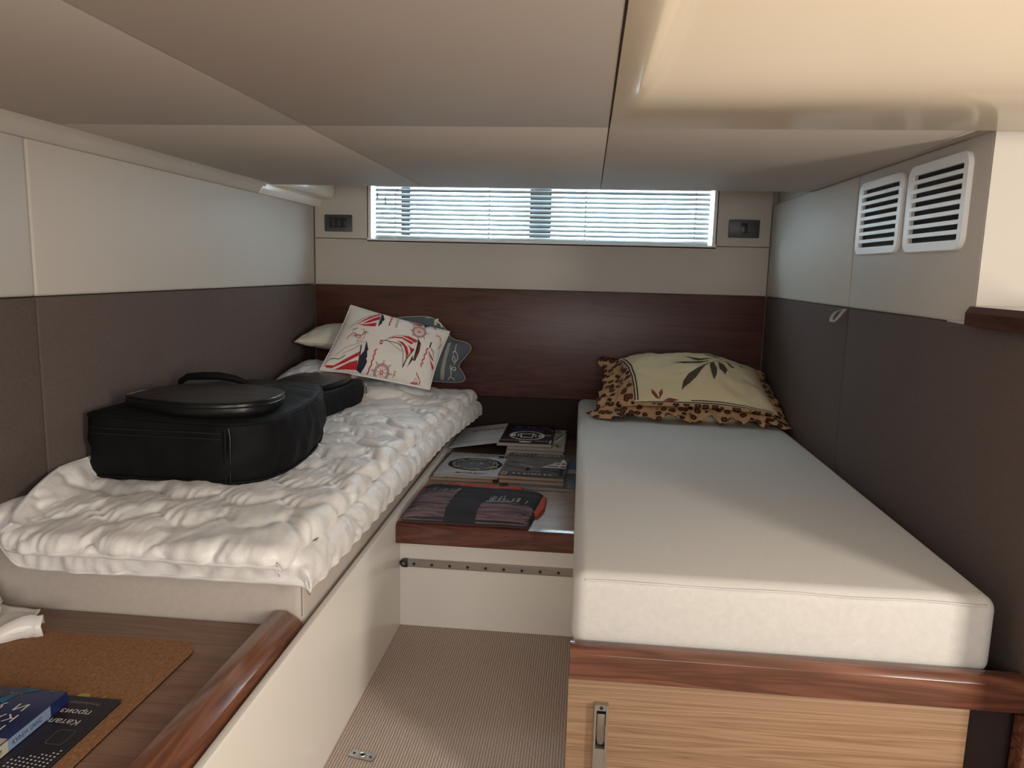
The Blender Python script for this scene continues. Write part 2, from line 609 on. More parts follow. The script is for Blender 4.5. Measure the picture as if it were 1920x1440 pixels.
def put_print(name, items, surf, parent, lift=0.0006, maxlen=None, label=None):
    """items: list of (material, (V2, F)); one mesh, one slot per material"""
    mats, V, F, mi = [], [], [], []
    for k, (mt, (v2, f2)) in enumerate(items):
        bm = bmesh.new()
        vs = [bm.verts.new((p[0], p[1], 0)) for p in v2]
        for q in f2:
            try:
                bm.faces.new([vs[i] for i in q])
            except ValueError:
                pass
        if maxlen:
            for _ in range(4):
                es = [e for e in bm.edges if e.calc_length() > maxlen]
                if not es:
                    break
                bmesh.ops.subdivide_edges(bm, edges=es, cuts=1)
                bmesh.ops.triangulate(bm, faces=[f for f in bm.faces if len(f.verts) > 3])
        v3, f3 = bm_data(bm)
        if mt not in mats:
            mats.append(mt)
        n_ = len(V)
        for p in v3:
            V.append(tuple(surf(p[0], p[1], lift + 0.00012 * k)))
        # face the same way as the surface
        for q in f3:
            F.append([i + n_ for i in q])
            mi.append(mats.index(mt))
    o = new(name, V, F, mats, parent, smooth=True, mi=mi)
    if label:
        o['label'] = label
    return o


def fine_print(x0, y0, x1, h, seed=0, gap=0.45):
    """a line of print too small to read: uneven little strokes"""
    rnd = random.Random(seed)
    V, F = [], []
    x = x0
    while x < x1:
        w = h * (0.35 + 0.5 * rnd.random())
        b_, t_ = y0 + h * 0.12 * rnd.random(), y0 + h * (0.7 + 0.3 * rnd.random())
        n = len(V)
        V += [(x, b_), (x + w, b_), (x + w * 0.9, t_), (x + w * 0.1, t_)]
        F.append((n, n + 1, n + 2, n + 3))
        x += w + h * gap * (0.5 + rnd.random()) + (h * 0.7 if rnd.random() < 0.15 else 0)
    return V, F


def put_letters(items, surf, parent, lift=0.0006):
    for it in items:
        fine = len(it[1][0]) == 4 * len(it[1][1])
        o = put_print('fine_print' if fine else 'lettering', [it], surf, parent, lift)
        if fine:
            o['kind'] = 'stuff'


def plane_surf(o, ex, ey):
    o, ex, ey = [np.array(q, float) for q in (o, ex, ey)]
    n_ = np.cross(ex, ey)
    n_ = n_ / np.linalg.norm(n_)
    return lambda u, v_, h: o + ex * u + ey * v_ + n_ * h


# ------------------------------------------------------------------ room shell
XL = -1.025


def xw(y):
    return 1.025 - 0.0175 * y


RD = Vector((0.0175, -1, 0)).normalized()      # along the right wall towards the camera
RN = Vector((-1, -0.0175, 0)).normalized()     # out of the right wall into the room


def rw(y, z, off=0.0):
    p = Vector((xw(y), y, z)) + RN * off
    return p


# floor
fl = structure(box('floor', -1.4, 2.8, -5.3, 0.0, -0.05, 0.0, 'carpet'))

# head wall with its window opening
wb = structure(new('wall_back', *boxes_data([(-1.3, -0.775, 0.03, 0.17, 0, 2.45), (0.795, 1.4, 0.03, 0.17, 0, 2.45), (-0.775, 0.795, 0.03, 0.17, 0, 1.2405), (-0.775, 0.795, 0.03, 0.17, 1.51, 2.45)]), 'cream_vinyl'))
box('cream_panel', -1.024, -0.767, 0.0, 0.03, 1.2515, 1.64, 'cream_vinyl', wb, 0.004)
box('cream_panel', 0.787, 1.024, 0.0, 0.03, 1.2515, 1.64, 'cream_vinyl', wb, 0.004)
box('cream_panel', -1.024, 1.024, 0.0, 0.03, 1.039, 1.2495, 'cream_vinyl', wb, 0.004)
o = box('wood_panel', -1.024, 1.024, 0.0, 0.03, 0.5425, 1.037, 'headboard_wood', wb, 0.0015)
o['label'] = 'dark reddish brown wood headboard panel'
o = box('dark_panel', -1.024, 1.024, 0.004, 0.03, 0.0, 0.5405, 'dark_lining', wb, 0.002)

# left wall
wl = structure(box('wall_left', -1.2, -1.12, -3.2, 0.17, 0, 2.45, 'cream_vinyl'))
for y0, y1 in ((-1.789, -0.001), (-2.75, -1.791)):
    box('cream_panel', -1.12, XL, y0, y1, 1.0385, 1.45, 'cream_vinyl', wl, 0.008, 3)
    o = box('brown_panel', -1.12, XL, y0, y1, 0.50, 1.037, 'brown_fabric', wl, 0.006, 3)
    o['label'] = 'dark brown fabric wall panel'

# right wall
wr = structure(obox('wall_right', rw(0.17, 0, -0.14), RD * 1.91, RN * 0.115, (0, 0, 2.45), 'cream_vinyl'))
for y0, y1 in ((-0.002, -1.001), (-1.004, -1.738)):
    obox('cream_panel', rw(y0, 1.037, -0.025), RD * (y0 - y1), RN * 0.025, (0, 0, 0.397), 'cream_vinyl', wr, 0.007, 3)
for y0, y1, z1 in ((-0.002, -1.006, 1.0364), (-1.009, -2.200, 1.0364)):
    o = obox('brown_panel', rw(y0, 0.0, -0.025), RD * (y0 - y1), RN * 0.025, (0, 0, z1), 'brown_fabric', wr, 0.006, 3)
    o['label'] = 'dark brown fabric wall panel'
obox('wall_core', rw(-1.74, 0, -0.14), RD * 0.46, RN * 0.114, (0, 0, 1.034), 'brown_fabric', wr)
# cream return wall above the ledge, facing the companionway
structure(box('wall_right_return', 1.0562, 2.85, -1.7395, -1.62, 0.0, 2.45, 'cream_vinyl'))
# wooden ledge on top of the low wall
V, F = prism_data([(-0.020, 0.0), (-0.020, 0.026), (-0.012, 0.039), (0.0, 0.041), (0.15, 0.041), (0.15, 0.0)],
                  (xw(-1.742), -1.742, 1.0355), (1, 0, 0), (0, 0, 1), RD, 0.46)
structure(new('trim_1', V, F, 'walnut_dark_y', smooth=True, angle=25))['label'] = 'dark glossy wood ledge'

# left cove and the moulding at the window recess
pr = [(-1.027, 1.391), (-1.012, 1.391), (-1.004, 1.397), (-0.996, 1.412), (-0.985, 1.426), (-0.965, 1.436), (-0.965, 1.46), (-1.027, 1.46)]
V, F = prism_data(pr, (0, -0.60, 0), (1, 0, 0), (0, 0, 1), (0, -1, 0), 2.2)
structure(new('trim_2', V, F, 'cream_vinyl', smooth=True, angle=30))
pr2 = [(-1.027, 1.391), (-1.008, 1.391), (-0.998, 1.399), (-0.992, 1.412), (-0.992, 1.46), (-1.027, 1.46)]
V, F = prism_data(pr2, (0, -0.0, 0), (1, 0, 0), (0, 0, 1), (0, -1, 0), 0.62)
o = structure(new('trim_3', V, F, 'gelcoat', smooth=True, angle=30))
V, F = obox_data((-1.02, -0.56, 1.424), (0.10, 0, 0), (0, 0.56, 0), (0, 0, 0.2), 0.028, 5)
structure(new('trim_4', V, F, 'gelcoat', smooth=True))

# ceiling: padded panels, recess over the window, dead-space roof above
ce = structure(new('ceiling', *boxes_data([(-1.2, 0.285, -3.2, -0.56, 1.458, 1.475), (0.285, 1.2, -1.74, -0.56, 1.458, 1.475), (-1.2, 1.2, -0.575, 0.05, 1.61, 1.63), (-1.2, 1.2, -0.575, -0.56, 1.46, 1.62),
                                          (-1.4, 2.85, -5.3, 0.17, 2.40, 2.45)]), 'ceiling_vinyl'))
for x0, x1, y0, y1 in ((-1.02, -0.3935, -1.7435, -0.547), (-0.3915, 0.274, -1.7435, -0.547), (0.276, 1.022, -1.7435, -0.547), (-1.02, -0.3935, -3.2, -1.7445), (-0.3915, 0.274, -3.2, -1.7445)):
    box('ceiling_panel', x0, x1, y0, y1, 1.43, 1.4575, 'ceiling_vinyl', ce, 0.003, 2)
# right cove strip between ceiling and wall
V, F = prism_data([(0.0, 1.434), (-0.004, 1.4345), (-0.02, 1.437), (-0.05, 1.4295), (-0.06, 1.45), (0.03, 1.45), (0.03, 1.434)], (xw(-0.53), -0.53, 0), (1, 0, 0), (0, 0, 1), RD, 1.21)
structure(new('trim_5', V, F, 'ceiling_vinyl', smooth=True, angle=30))

# glossy moulded recess panel under the companionway steps
nx, ny = 110, 110
gx = 0.277 + 1.75 * (np.linspace(0, 1, nx) ** 2.2)
gy = -1.7455 - 1.5 * (np.linspace(0, 1, ny) ** 1.4)
GX, GY = np.meshgrid(gx, gy)
dl = GX - 0.277
db = -1.7455 - GY
sp_ = lambda q, r: r * np.log1p(np.exp(np.clip(q / r, -40, 40)))
qa, qb, k_ = dl - 0.05, 0.31 * (db - 0.25), 0.03
hh = np.clip(0.5 + 0.5 * (qb - qa) / k_, 0, 1)
GZ = 1.429 + 2.6 * sp_(qb * (1 - hh) + qa * hh - k_ * hh * (1 - hh), 0.009)
V = np.stack([GX, GY, GZ], -1).reshape(-1, 3)
o = new('moulded_panel', V, grid_faces(nx, ny), 'gelcoat_warm', ce, smooth=True)
o['label'] = 'glossy cream moulded recess panel'

# unseen part of the cabin lobby behind the camera
structure(new('wall_rear', *boxes_data([(-1.4, 2.85, -5.4, -5.3, 0, 2.45), (2.75, 2.85, -5.3, -1.6, 0, 2.45), (-1.5, -1.4, -5.3, -3.1, 0, 2.45), (-1.5, -1.2, -3.2, -3.1, 0, 2.45), (-1.4, 0.3, -3.22, -3.2, 1.43, 2.42)]), 'cream_vinyl'))

# ------------------------------------------------------------------ window and blind
w1 = structure(new('window_1', *boxes_data([(-0.775, -0.757, 0.0, 0.16, 1.2405, 1.51), (0.777, 0.795, 0.0, 0.16, 1.2405, 1.51), (-0.757, 0.777, 0.0, 0.16, 1.2405, 1.2525), (-0.757, 0.777, 0.0, 0.16, 1.50, 1.51)]), 'white_plastic'))
box('window_pane', -0.757, 0.777, 0.112, 0.116, 1.2525, 1.50, 'glass', w1)
for x0, x1, mt in ((-0.648, -0.605, 'grey_plastic'), (-0.04, 0.06, 'grey_plastic')):
    box('outer_mullion', x0, x1, 0.125, 0.155, 1.2525, 1.50, mt, w1, 0.003)
box('outer_sill', -0.757, 0.777, 0.125, 0.155, 1.2525, 1.268, 'white_plastic', w1, 0.003)

bl = thing('venetian_blind', 'white venetian blind with narrow slats closed over the cabin window', 'blind', (0.0, 0.022, 1.2525))
box('head_rail', -0.742, 0.762, 0.01, 0.034, 1.487, 1.4995, 'white_plastic', bl, 0.002)
box('bottom_rail', -0.742, 0.762, 0.012, 0.032, 1.2535, 1.2585, 'white_plastic', bl, 0.0015)


def slat_data():
    V, F = [], []
    n_ = 7
    w_ = 0.025
    th = math.radians(38)
    for x_ in (-0.740, 0.761):
        for s_ in (0, 1):
            for i in range(n_):
                q = (i / (n_ - 1) - 0.5) * w_
                z_ = 0.0028 * (1 - (2 * q / w_) ** 2) - 0.0005 * s_
                V.append((x_, q * math.cos(th) - z_ * math.sin(th), q * math.sin(th) + z_ * math.cos(th)))
    a, b2, c, d = 0, n_, 2 * n_, 3 * n_
    for i in range(n_ - 1):
        F.append((a + i, c + i, c + i + 1, a + i + 1))
        F.append((b2 + i, b2 + i + 1, d + i + 1, d + i))
    F.append((a, b2, d, c))
    F.append((a + n_ - 1, c + n_ - 1, d + n_ - 1, b2 + n_ - 1))
    F.append(tuple(range(a, a + n_)) + tuple(range(b2 + n_ - 1, b2 - 1, -1)))
    F.append(tuple(range(c + n_ - 1, c - 1, -1)) + tuple(range(d, d + n_)))
    return V, F


sv, sf = slat_data()
slat0 = None
for i in range(11):
    z_ = 1.2655 + i * 0.0208
    if slat0 is None:
        me = bpy.data.meshes.new('slat')
        me.from_pydata(sv, [], sf)
        me.materials.append(M['slat'])
        me.polygons.foreach_set('use_smooth', [len(p.vertices) == 4 for p in me.polygons])
        slat0 = me
    s_ = bpy.data.objects.new('slat', slat0)
    COL.objects.link(s_)
    s_.parent = bl
    s_.location = (0, 0, z_ - 1.2525)
for x_ in (-0.646, -0.213, 0.219, 0.70):
    V, F = merge([tube_data([(x_, 0.0085, 1.255), (x_, 0.0085, 1.49)], 0.0011, 5), tube_data([(x_, 0.0355, 1.255), (x_, 0.0355, 1.49)], 0.0011, 5)]
                 + [obox_data((x_ - 0.003, 0.0082, 1.2655 + k * 0.0208 - 0.003), (0.006, 0, 0), (0, 0.001, 0), (0, 0, 0.007)) for k in range(11)])
    new('ladder_cord', V, F, 'white_plastic', bl)
for x_, z0, z1 in ((-0.728, 1.432, 1.46), (-0.69, 1.408, 1.445)):
    tube('pull_cord', [(x_, 0.004, z1), (x_, 0.004, 1.488)], 0.0008, 'white_plastic', bl, 5)
    tube('cord_tassel', [(x_, 0.004, z0), (x_, 0.004, z0 + 0.004), (x_, 0.004, z1 - 0.004), (x_, 0.004, z1)], [0.0022, 0.003, 0.0026, 0.0015], 'ink_grey', bl, 8)


# ------------------------------------------------------------------ switches
def switch(x0, x1, z0, z1, rockers, label):
    t_ = thing('light_switch', label, 'switch', ((x0 + x1) / 2, 0.0, z0))
    bw, bh = x1 - x0, z1 - z0
    prism('switch_plate', rrect(bw, bh, 0.004, 3), (x0, -0.001, z0), (1, 0, 0), (0, 0, 1), (0, -1, 0), 0.008, 'grey_plastic', t_, 0.0015)
    for a, c in rockers:
        box('rocker', a, c, -0.0125, -0.006, z0 + 0.018, z1 - 0.014, 'black_plastic', t_, 0.0015)


switch(-0.972, -0.844, 1.281, 1.357, ((-0.948, -0.923), (-0.922, -0.897), (-0.896, -0.871)), 'dark grey light switch with three rockers left of the window')
switch(0.843, 0.974, 1.289, 1.366, ((0.896, 0.922),), 'dark grey light switch with one rocker right of the window')


# ------------------------------------------------------------------ air vents on the right wall
def vent(y0, y1, z0, z1, sz0, sz1, label):
    """y0 far end, y1 near end"""
    L = y0 - y1
    H = z1 - z0
    base = rw((y0 + y1) / 2, z0)
    t_ = thing('air_vent', label, 'vent', base, 'white slatted air vents on the right wall')
    O = rw(y0, z0, 0.0)
    # frame ring with an opening
    bm = bmesh.new()
    outer = rrect(L, H, 0.032, 7)
    inner = rrect(L - 0.052, sz1 - sz0, 0.004, 7, 0.030, sz0 - z0)
    rings = []
    for poly, dep in ((outer, 0.0), (outer, 0.006), ([(x_ + (L / 2 - x_) * 0.02, y_ + (H / 2 - y_) * 0.02) for x_, y_ in outer], 0.010), (inner, 0.010), (inner, -0.0)):
        rings.append([bm.verts.new(O + RD * p[0] + Vector((0, 0, p[1])) + RN * dep) for p in poly])
    n_ = len(outer)
    for a, c in zip(rings[:-1], rings[1:]):
        for i in range(n_):
            bm.faces.new((a[i], a[(i + 1) % n_], c[(i + 1) % n_], c[i]))
    bmesh.ops.recalc_face_normals(bm, faces=bm.faces)
    V, F = bm_data(bm)
    new('vent_frame', V, F, 'white_plastic', t_, smooth=True, angle=18)
    obox('vent_shade', O + RD * 0.018 + Vector((0, 0, sz0 - z0)) + RN * 0.0003, RD * (L - 0.036), RN * 0.0016, (0, 0, sz1 - sz0), 'shade_black', t_)  # flat black slab on the wall, painted shade behind the slats
    n_s = 8
    pitch = (sz1 - sz0 + 0.009) / n_s
    for i in range(n_s - 1):
        zc = sz0 - z0 + (i + 1) * pitch - 0.009
        obox('vent_slat', O + RD * 0.0285 + Vector((0, 0, zc)) + RN * 0.002, RD * (L - 0.049), RN * 0.0079, (0, 0, 0.0095), 'white_plastic', t_)
    for i in range(n_s):   # slot end cheeks
        obox('slot_cheek', O + RD * 0.030 + Vector((0, 0, sz0 - z0 + i * pitch)) + RN * 0.0015, RD * 0.010, RN * 0.004, (0, 0, pitch - 0.009), 'cream_vinyl', t_)


vent(-1.036, -1.340, 1.195, 1.404, 1.216, 1.380, 'smaller looking white slatted air vent nearer the window')
vent(-1.367, -1.668, 1.193, 1.407, 1.216, 1.381, 'white slatted air vent nearer the wooden ledge')

# pull loop of white webbing between the right wall panels
t_ = thing('pull_loop', 'small white webbing pull loop at the brown panel seam on the right', 'loop', rw(-0.995, 1.03))
pts = []
for i in range(17):
    q = i / 16
    a = math.pi * 2 * q
    ly = 0.086 * math.sin(math.pi * q) ** 0.9
    lz = -0.040 * math.sin(math.pi * q) ** 1.0 + 0.013 * math.sin(a)
    off = 0.006 + 0.012 * math.sin(math.pi * q)
    pts.append(rw(-1.0 + ly, 1.036 + lz - 0.003, off))
V, F = [], []
for i, p in enumerate(pts):
    for d in (-0.0055, 0.0055):
        V.append(p + RN * d + Vector((0, 0, 0)))
F = [(2 * i, 2 * i + 1, 2 * i + 3, 2 * i + 2) for i in range(16)]
bm = bmesh.new()
vs = [bm.verts.new(v_) for v_ in V]
fs = [bm.faces.new([vs[i] for i in f]) for f in F]
bmesh.ops.solidify(bm, geom=fs, thickness=0.003)
V, F = bm_data(bm)
new('webbing', V, F, 'web', t_, smooth=True, angle=60)

# ------------------------------------------------------------------ left bunk
lb = thing('bunk_base', 'glossy white moulded base under the quilted left bed', 'bed base', (-0.65, -1.0, 0.0), 'fixed bunk bases')
V, F = boxes_data([(-1.115, -0.33, -1.94, 0.0, 0.0, 0.332)])
new('bunk_deck', V, F, 'gelcoat', lb)
prof = [(0, 0), (0.018, 0), (0.018, 0.3905), (0.0145, 0.397), (0.007, 0.398), (0, 0.3955)]
V, F = prism_data(prof, (-0.330, 0.0, 0.0), (1, 0, 0), (0, 0, 1), (0, -1, 0), 3.05)
V = [(x_, y_, z_ + 0.0152 * y_ if z_ > 0.1 else z_) for x_, y_, z_ in V]
new('side_panel', V, F, 'gelcoat', lb, smooth=True, angle=30)

# left mattress
V, F = obox_data((-1.115, -1.935, 0.334), (0.773, 0, 0), (0, 1.925, 0), (0, 0, 0.153), 0.02, 4)
tag(new('mattress', V, F, 'beige_cloth', smooth=True, angle=50), 'beige cloth mattress under the white quilt on the left bed', 'mattress')
o = bpy.data.objects['mattress']
tube('corner_seam', [(-0.3435, -1.9305, 0.372), (-0.3435, -1.9305, 0.47)], 0.0022, 'beige_cloth', o, 6)

# ------------------------------------------------------------------ folded quilt
def quilt_layer(name, parent, xl, xr, y_front, y_back, ztop, rx, drop, front_r, front_drop, thick, puff, seed, ns=150, nt=380, corner=0.0, rows=0.0):
    s = np.linspace(0, 1, ns)
    t_ = np.linspace(0, 1, nt)
    flat = 0.66
    Ls = flat + rx * 1.571 + drop
    Lt = (y_back - y_front) + front_r * 1.571 + front_drop
    Sg, Tg = np.meshgrid(s, t_)
    a = Sg * Ls                                   # arc length from the wall side to the free edge
    c = Tg * Lt                                   # arc length from the head end to the foot end
    flat_y = Lt - front_r * 1.571 - front_drop
    # y path
    q = np.clip((c - flat_y) / front_r, 0, 1.571)
    yy = y_back - np.minimum(c, flat_y) - front_r * np.sin(q)
    dzy = front_r * (1 - np.cos(q)) + np.clip(c - flat_y - front_r * 1.571, 0, None)
    XR = xr(yy)
    XLf = xl(yy)
    f2 = Ls - rx * 1.571 - drop
    p = np.clip((a - f2) / rx, 0, 1.571)
    xx = XLf + (XR - rx - XLf) * np.clip(a / f2, 0, 1) + rx * np.sin(p)
    dzx = rx * (1 - np.cos(p)) + np.clip(a - f2 - rx * 1.571, 0, None)
    zz = ztop(xx, yy) - (np.maximum(dzx, dzy) + 0.25 * np.minimum(dzx, dzy))
    if corner:                                    # rounded wall-side foot corner
        cx, cy = XLf + corner, y_front + corner
        inside = (xx < cx) & (yy < cy)
        dx, dy = (cx - xx) / corner, (cy - yy) / corner
        rr = np.sqrt(dx * dx + dy * dy) + 1e-6
        mx_ = np.maximum(dx, dy)
        sc = np.where(inside, mx_ / rr, 1.0)
        xx = np.where(inside, cx - dx * corner * sc, xx)
        yy = np.where(inside, cy - dy * corner * sc, yy)
    P = np.stack([xx, yy, zz], -1)
    du = np.gradient(P, axis=1)
    dv = np.gradient(P, axis=0)
    N = np.cross(dv, du)
    N /= np.linalg.norm(N, axis=-1, keepdims=True) + 1e-9
    # scalloped stitch lines
    w_, h_ = 0.155, 0.15
    wob = 0.02 * vnoise(a * 6, c * 6, seed)
    best = np.full(a.shape, 9.0)
    for k in range(-1, int(Lt / h_) + 2):
        ph = 0.5 * (k % 2)
        cur = k * h_ + rows + 0.058 * np.abs(np.sin(math.pi * (a / w_ + ph))) + wob
        best = np.minimum(best, np.abs(c - cur))
    q_ = np.clip(best / 0.075, 0, 1)
    lumps = puff * (1 - (1 - q_) ** 2.4)
    near = np.exp(-(best / 0.03) ** 2)
    wr_ = vnoise(a * 62 + 20 * vnoise(a * 4, c * 4, seed + 4), c * 16 - a * 8, seed + 1) * 0.014 * (0.14 + near) + vnoise(a * 24 - c * 30, c * 8 + a * 7, seed + 2) * 0.006
    wr_ += vnoise(a * 120 + 30 * vnoise(a * 5, c * 5, seed + 9), c * 22 - a * 20, seed + 5) * 0.0022
    wr_ += vnoise(a * 7, c * 5, seed + 3) * 0.014
    e = np.minimum.reduce([Sg * Ls, (1 - Sg) * Ls, Tg * Lt, (1 - Tg) * Lt])
    taper = np.sqrt(np.clip(e / 0.035, 0, 1))
    hem = 0.003 * np.sin(a * 90) * np.exp(-((1 - Tg) * Lt / 0.02) ** 2) + 0.003 * np.sin(c * 80) * np.exp(-((1 - Sg) * Ls / 0.03) ** 2)
    hem += 0.022 * vnoise(a * 8, c * 0 + 2, seed + 7) * np.exp(-((1 - Tg) * Lt / 0.08) ** 2)
    top = P + N * ((lumps + wr_) * (0.25 + 0.75 * taper) + hem)[..., None]
    bot = P - N * (thick * (0.12 + 0.88 * taper))[..., None]
    V = np.concatenate([top.reshape(-1, 3), bot.reshape(-1, 3)])
    n_ = ns * nt
    F = [tuple(reversed(f)) for f in grid_faces(ns, nt)]
    F += [tuple(i + n_ for i in f) for f in grid_faces(ns, nt)]
    edge = list(range(ns)) + [j * ns + ns - 1 for j in range(1, nt)] + [(nt - 1) * ns + i for i in range(ns - 2, -1, -1)] + [j * ns for j in range(nt - 2, 0, -1)]
    for i in range(len(edge)):
        a_, b_ = edge[i], edge[(i + 1) % len(edge)]
        F.append((b_, a_, a_ + n_, b_ + n_))
    o = new(name, V, F, 'quilt', parent, smooth=True)
    mid = (top + bot) / 2
    front = mid[-1]
    return o, mid


quilt = thing('quilt', 'shiny white quilt folded double over the left bed', 'quilt', (-0.65, -1.0, 0.487))
ip = lambda xs, ys: (lambda y: np.interp(y, xs, ys))
raise_wall = lambda x, y: 0.062 * ss(0, 1, (np.interp(y, [-1.80, -1.68], [-0.93, -0.985]) - x) / np.interp(y, [-1.80, -1.68], [0.09, 0.034]))
o_, mid_ = quilt_layer('lower_fold', quilt, ip([-2, -1.8, 0], [-1.05, -1.02, -1.018]), ip([-2.0, -1.75, -1.2, -0.55, 0], [-0.302, -0.296, -0.294, -0.275, -0.222]),
                       -1.975, -0.02, lambda x, y: 0.524 + raise_wall(x, y), 0.042, 0.022, 0.022, 0.03, 0.012, 0.008, 11, ns=120, nt=330)
tube('hem_piping', [tuple(p) for p in mid_[-1][::3]], 0.0035, 'piping_white', quilt, 6)
o_, mid_ = quilt_layer('upper_fold', quilt, ip([-2.0, -1.9, -1.75, 0], [-0.965, -0.985, -1.018, -1.018]), ip([-2.05, -1.75, -1.2, -0.55, 0], [-0.343, -0.335, -0.336, -0.31, -0.255]),
                       -2.025, -0.025, lambda x, y: 0.562 + raise_wall(x, y) - 0.012 * ss(-1.88, -2.0, y) + 0.045 * ss(-0.42, -0.62, x) * ss(-0.50, -0.34, y) * (1 - ss(-0.93, -1.0, x)), 0.024, 0.010, 0.020, 0.004, 0.018, 0.0165, 23, ns=150, nt=400, corner=0.06, rows=0.05)
edge = list(mid_[-1][::3])
edge = list(mid_[-60:, 0][::4]) + edge[1:]
tube('hem_piping', [tuple(p) for p in edge], 0.0045, 'piping_white', quilt, 6)

# ------------------------------------------------------------------ right bunk with its light wood front
rb = thing('bunk_base', 'light wood fronted base with walnut edge under the bare right bed', 'bed base', (0.63, -1.03, 0.0), 'fixed bunk bases')
new('bunk_deck', *boxes_data([(0.242, 1.0, -2.045, 0.0, 0.0, 0.396)]), 'gelcoat', rb)
V, F = prism_data([(0, 0.0), (0.027, 0.0), (0.027, 0.052), (0.018, 0.063), (-0.002, 0.065), (-0.002, 0.0)], (0.237, -2.045, 0.355), (0, -1, 0), (0, 0, 1), (1, 0, 0), 0.832, 0.0015)
o = new('edge_board', V, F, 'walnut', rb, smooth=True, angle=30)
o['label'] = 'glossy walnut edge board'
dr = box('front_door', 0.236, 0.972, -2.062, -2.046, 0.03, 0.354, 'light_wood', rb, 0.001)
dr['label'] = 'light wood cupboard door'
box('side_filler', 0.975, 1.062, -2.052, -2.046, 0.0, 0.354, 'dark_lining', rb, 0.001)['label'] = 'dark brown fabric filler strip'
box('corner_post', 1.046, 1.085, -2.105, -2.064, 0.0, 0.353, 'walnut', rb, 0.004)
# spring latch on the door
lx0, lx1 = 0.2885, 0.3145
V, F = boxes_data([(lx0, lx0 + 0.004, -2.076, -2.062, 0.16, 0.307), (lx1 - 0.004, lx1, -2.076, -2.062, 0.16, 0.307), (lx0 + 0.004, lx1 - 0.004, -2.074, -2.062, 0.295, 0.307),
                   (lx0 + 0.004, lx1 - 0.004, -2.075, -2.062, 0.10, 0.216), (lx0, lx0 + 0.004, -2.076, -2.062, 0.10, 0.16), (lx1 - 0.004, lx1, -2.076, -2.062, 0.10, 0.16)])
new('latch_body', V, F, 'aluminium', dr)
box('latch_shade', lx0 + 0.004, lx1 - 0.004, -2.0635, -2.0622, 0.216, 0.295, 'shade_black', dr)  # thin black plate, stands in for the shade of a hollow
prism('latch_lever', [(0.006, 0.0), (0.011, 0.012), (0.012, 0.03), (0.0085, 0.042), (0.0085, 0.064), (-0.0085 + 0.001, 0.064), (-0.0075, 0.042), (-0.008, 0.03), (-0.007, 0.012), (-0.004, 0.0)],
      (0.3013, -2.0635, 0.2215), (1, 0, 0), (0, 0, 1), (0, -1, 0), 0.006, 'steel', dr, 0.001)
V, F = prism_data(circle2(0, 0, 0.0035, 0.0035, 12), (0.3015, -2.0735, 0.301), (1, 0, 0), (0, 0, 1), (0, -1, 0), 0.0016)
new('latch_screw', V, F, 'screw', dr)

# right mattress, fitted with a pale sheet
def mattress_right():
    bm = bmesh.new()
    O = (0.238, -2.035, 0.4215)
    vs = [bm.verts.new((x_, y_, z_)) for z_ in (0.3975, 0.553) for y_, xa, xb in ((-2.035, 0.238, 1.018), (-0.012, 0.219, 1.012)) for x_ in (xa, xb)]
    for f in ((0, 2, 3, 1), (4, 5, 7, 6), (0, 1, 5, 4), (2, 6, 7, 3), (0, 4, 6, 2), (1, 3, 7, 5)):
        bm.faces.new([vs[i] for i in f])
    bmesh.ops.recalc_face_normals(bm, faces=bm.faces)
    bmesh.ops.bevel(bm, geom=list(bm.edges), offset=0.028, segments=6, profile=0.5, affect='EDGES')
    return bm_data(bm)


mt = thing('mattress', 'bare cream white mattress with fitted cover on the right bed', 'mattress', (0.63, -1.02, 0.3975))
V, F = mattress_right()
new('mattress_core', V, F, 'mattress_cloth', mt, smooth=True, angle=60)
pts = [(x_, -2.0325 + 0.0012 * math.sin(x_ * 31), 0.5395 + 0.001 * math.sin(x_ * 23)) for x_ in np.linspace(0.262, 0.996, 40)]
tube('top_seam', pts, 0.0022, 'mattress_cloth', mt, 6)
# soft tension creases near the aisle side
def crease(x0, x1, y0, amp):
    n_ = 24
    V, F = [], []
    for i in range(n_):
        q = i / (n_ - 1)
        x_ = x0 + (x1 - x0) * q
        y_ = y0 - 0.012 * q + 0.003 * math.sin(9 * q)
        h = amp * math.sin(math.pi * q) ** 0.7
        for dy, dz in ((0.011, -0.0004), (0.005, h * 0.6), (0, h), (-0.004, h * 0.5), (-0.010, -0.0004)):
            V.append((x_, y_ + dy, 0.5532 + dz))
    F = grid_faces(5, n_)
    return V, [tuple(reversed(f)) for f in F]


for args in [(0.255 + 0.004 * (k % 3), 0.36 + 0.13 * random.random(), -0.66 - 0.035 * k, 0.0016) for k in range(11)] + [(0.47, 0.56, -1.12, 0.0014)]:
    V, F = crease(*args)
    new('cover_crease', V, F, 'mattress_cloth', mt, smooth=True)

# ------------------------------------------------------------------ low shelf between the beds
sh = thing('low_shelf', 'low wood topped shelf between the two beds', 'shelf', (-0.04, -0.62, 0.0))
box('shelf_top', -0.3115, 0.2415, -1.245, 0.0, 0.335, 0.355, 'shelf_wood', sh, 0.001)
V, F = prism_data([(0, 0), (0.0, 0.052), (0.006, 0.0605), (0.022, 0.0625), (0.022, 0.0)], (-0.3105, -1.244, 0.292), (0, -1, 0), (0, 0, 1), (1, 0, 0), 0.551)
V = [(x_, -1.244 - (y_ + 1.244) - 0.022 if False else y_, z_) for x_, y_, z_ in V]
V, F = prism_data([(0.022, 0), (0.022, 0.052), (0.016, 0.0605), (0, 0.0628), (0, 0.0)], (-0.3105, -1.2445, 0.292), (0, -1, 0), (0, 0, 1), (1, 0, 0), 0.551)
o = new('edge_board', V, F, 'walnut_dark', sh, smooth=True, angle=30)
o['label'] = 'dark walnut front edge board'
o = box('front_panel', -0.3115, 0.2415, -1.212, -1.195, 0.0, 0.335, 'gelcoat', sh)
o['label'] = 'cream gelcoat front panel'
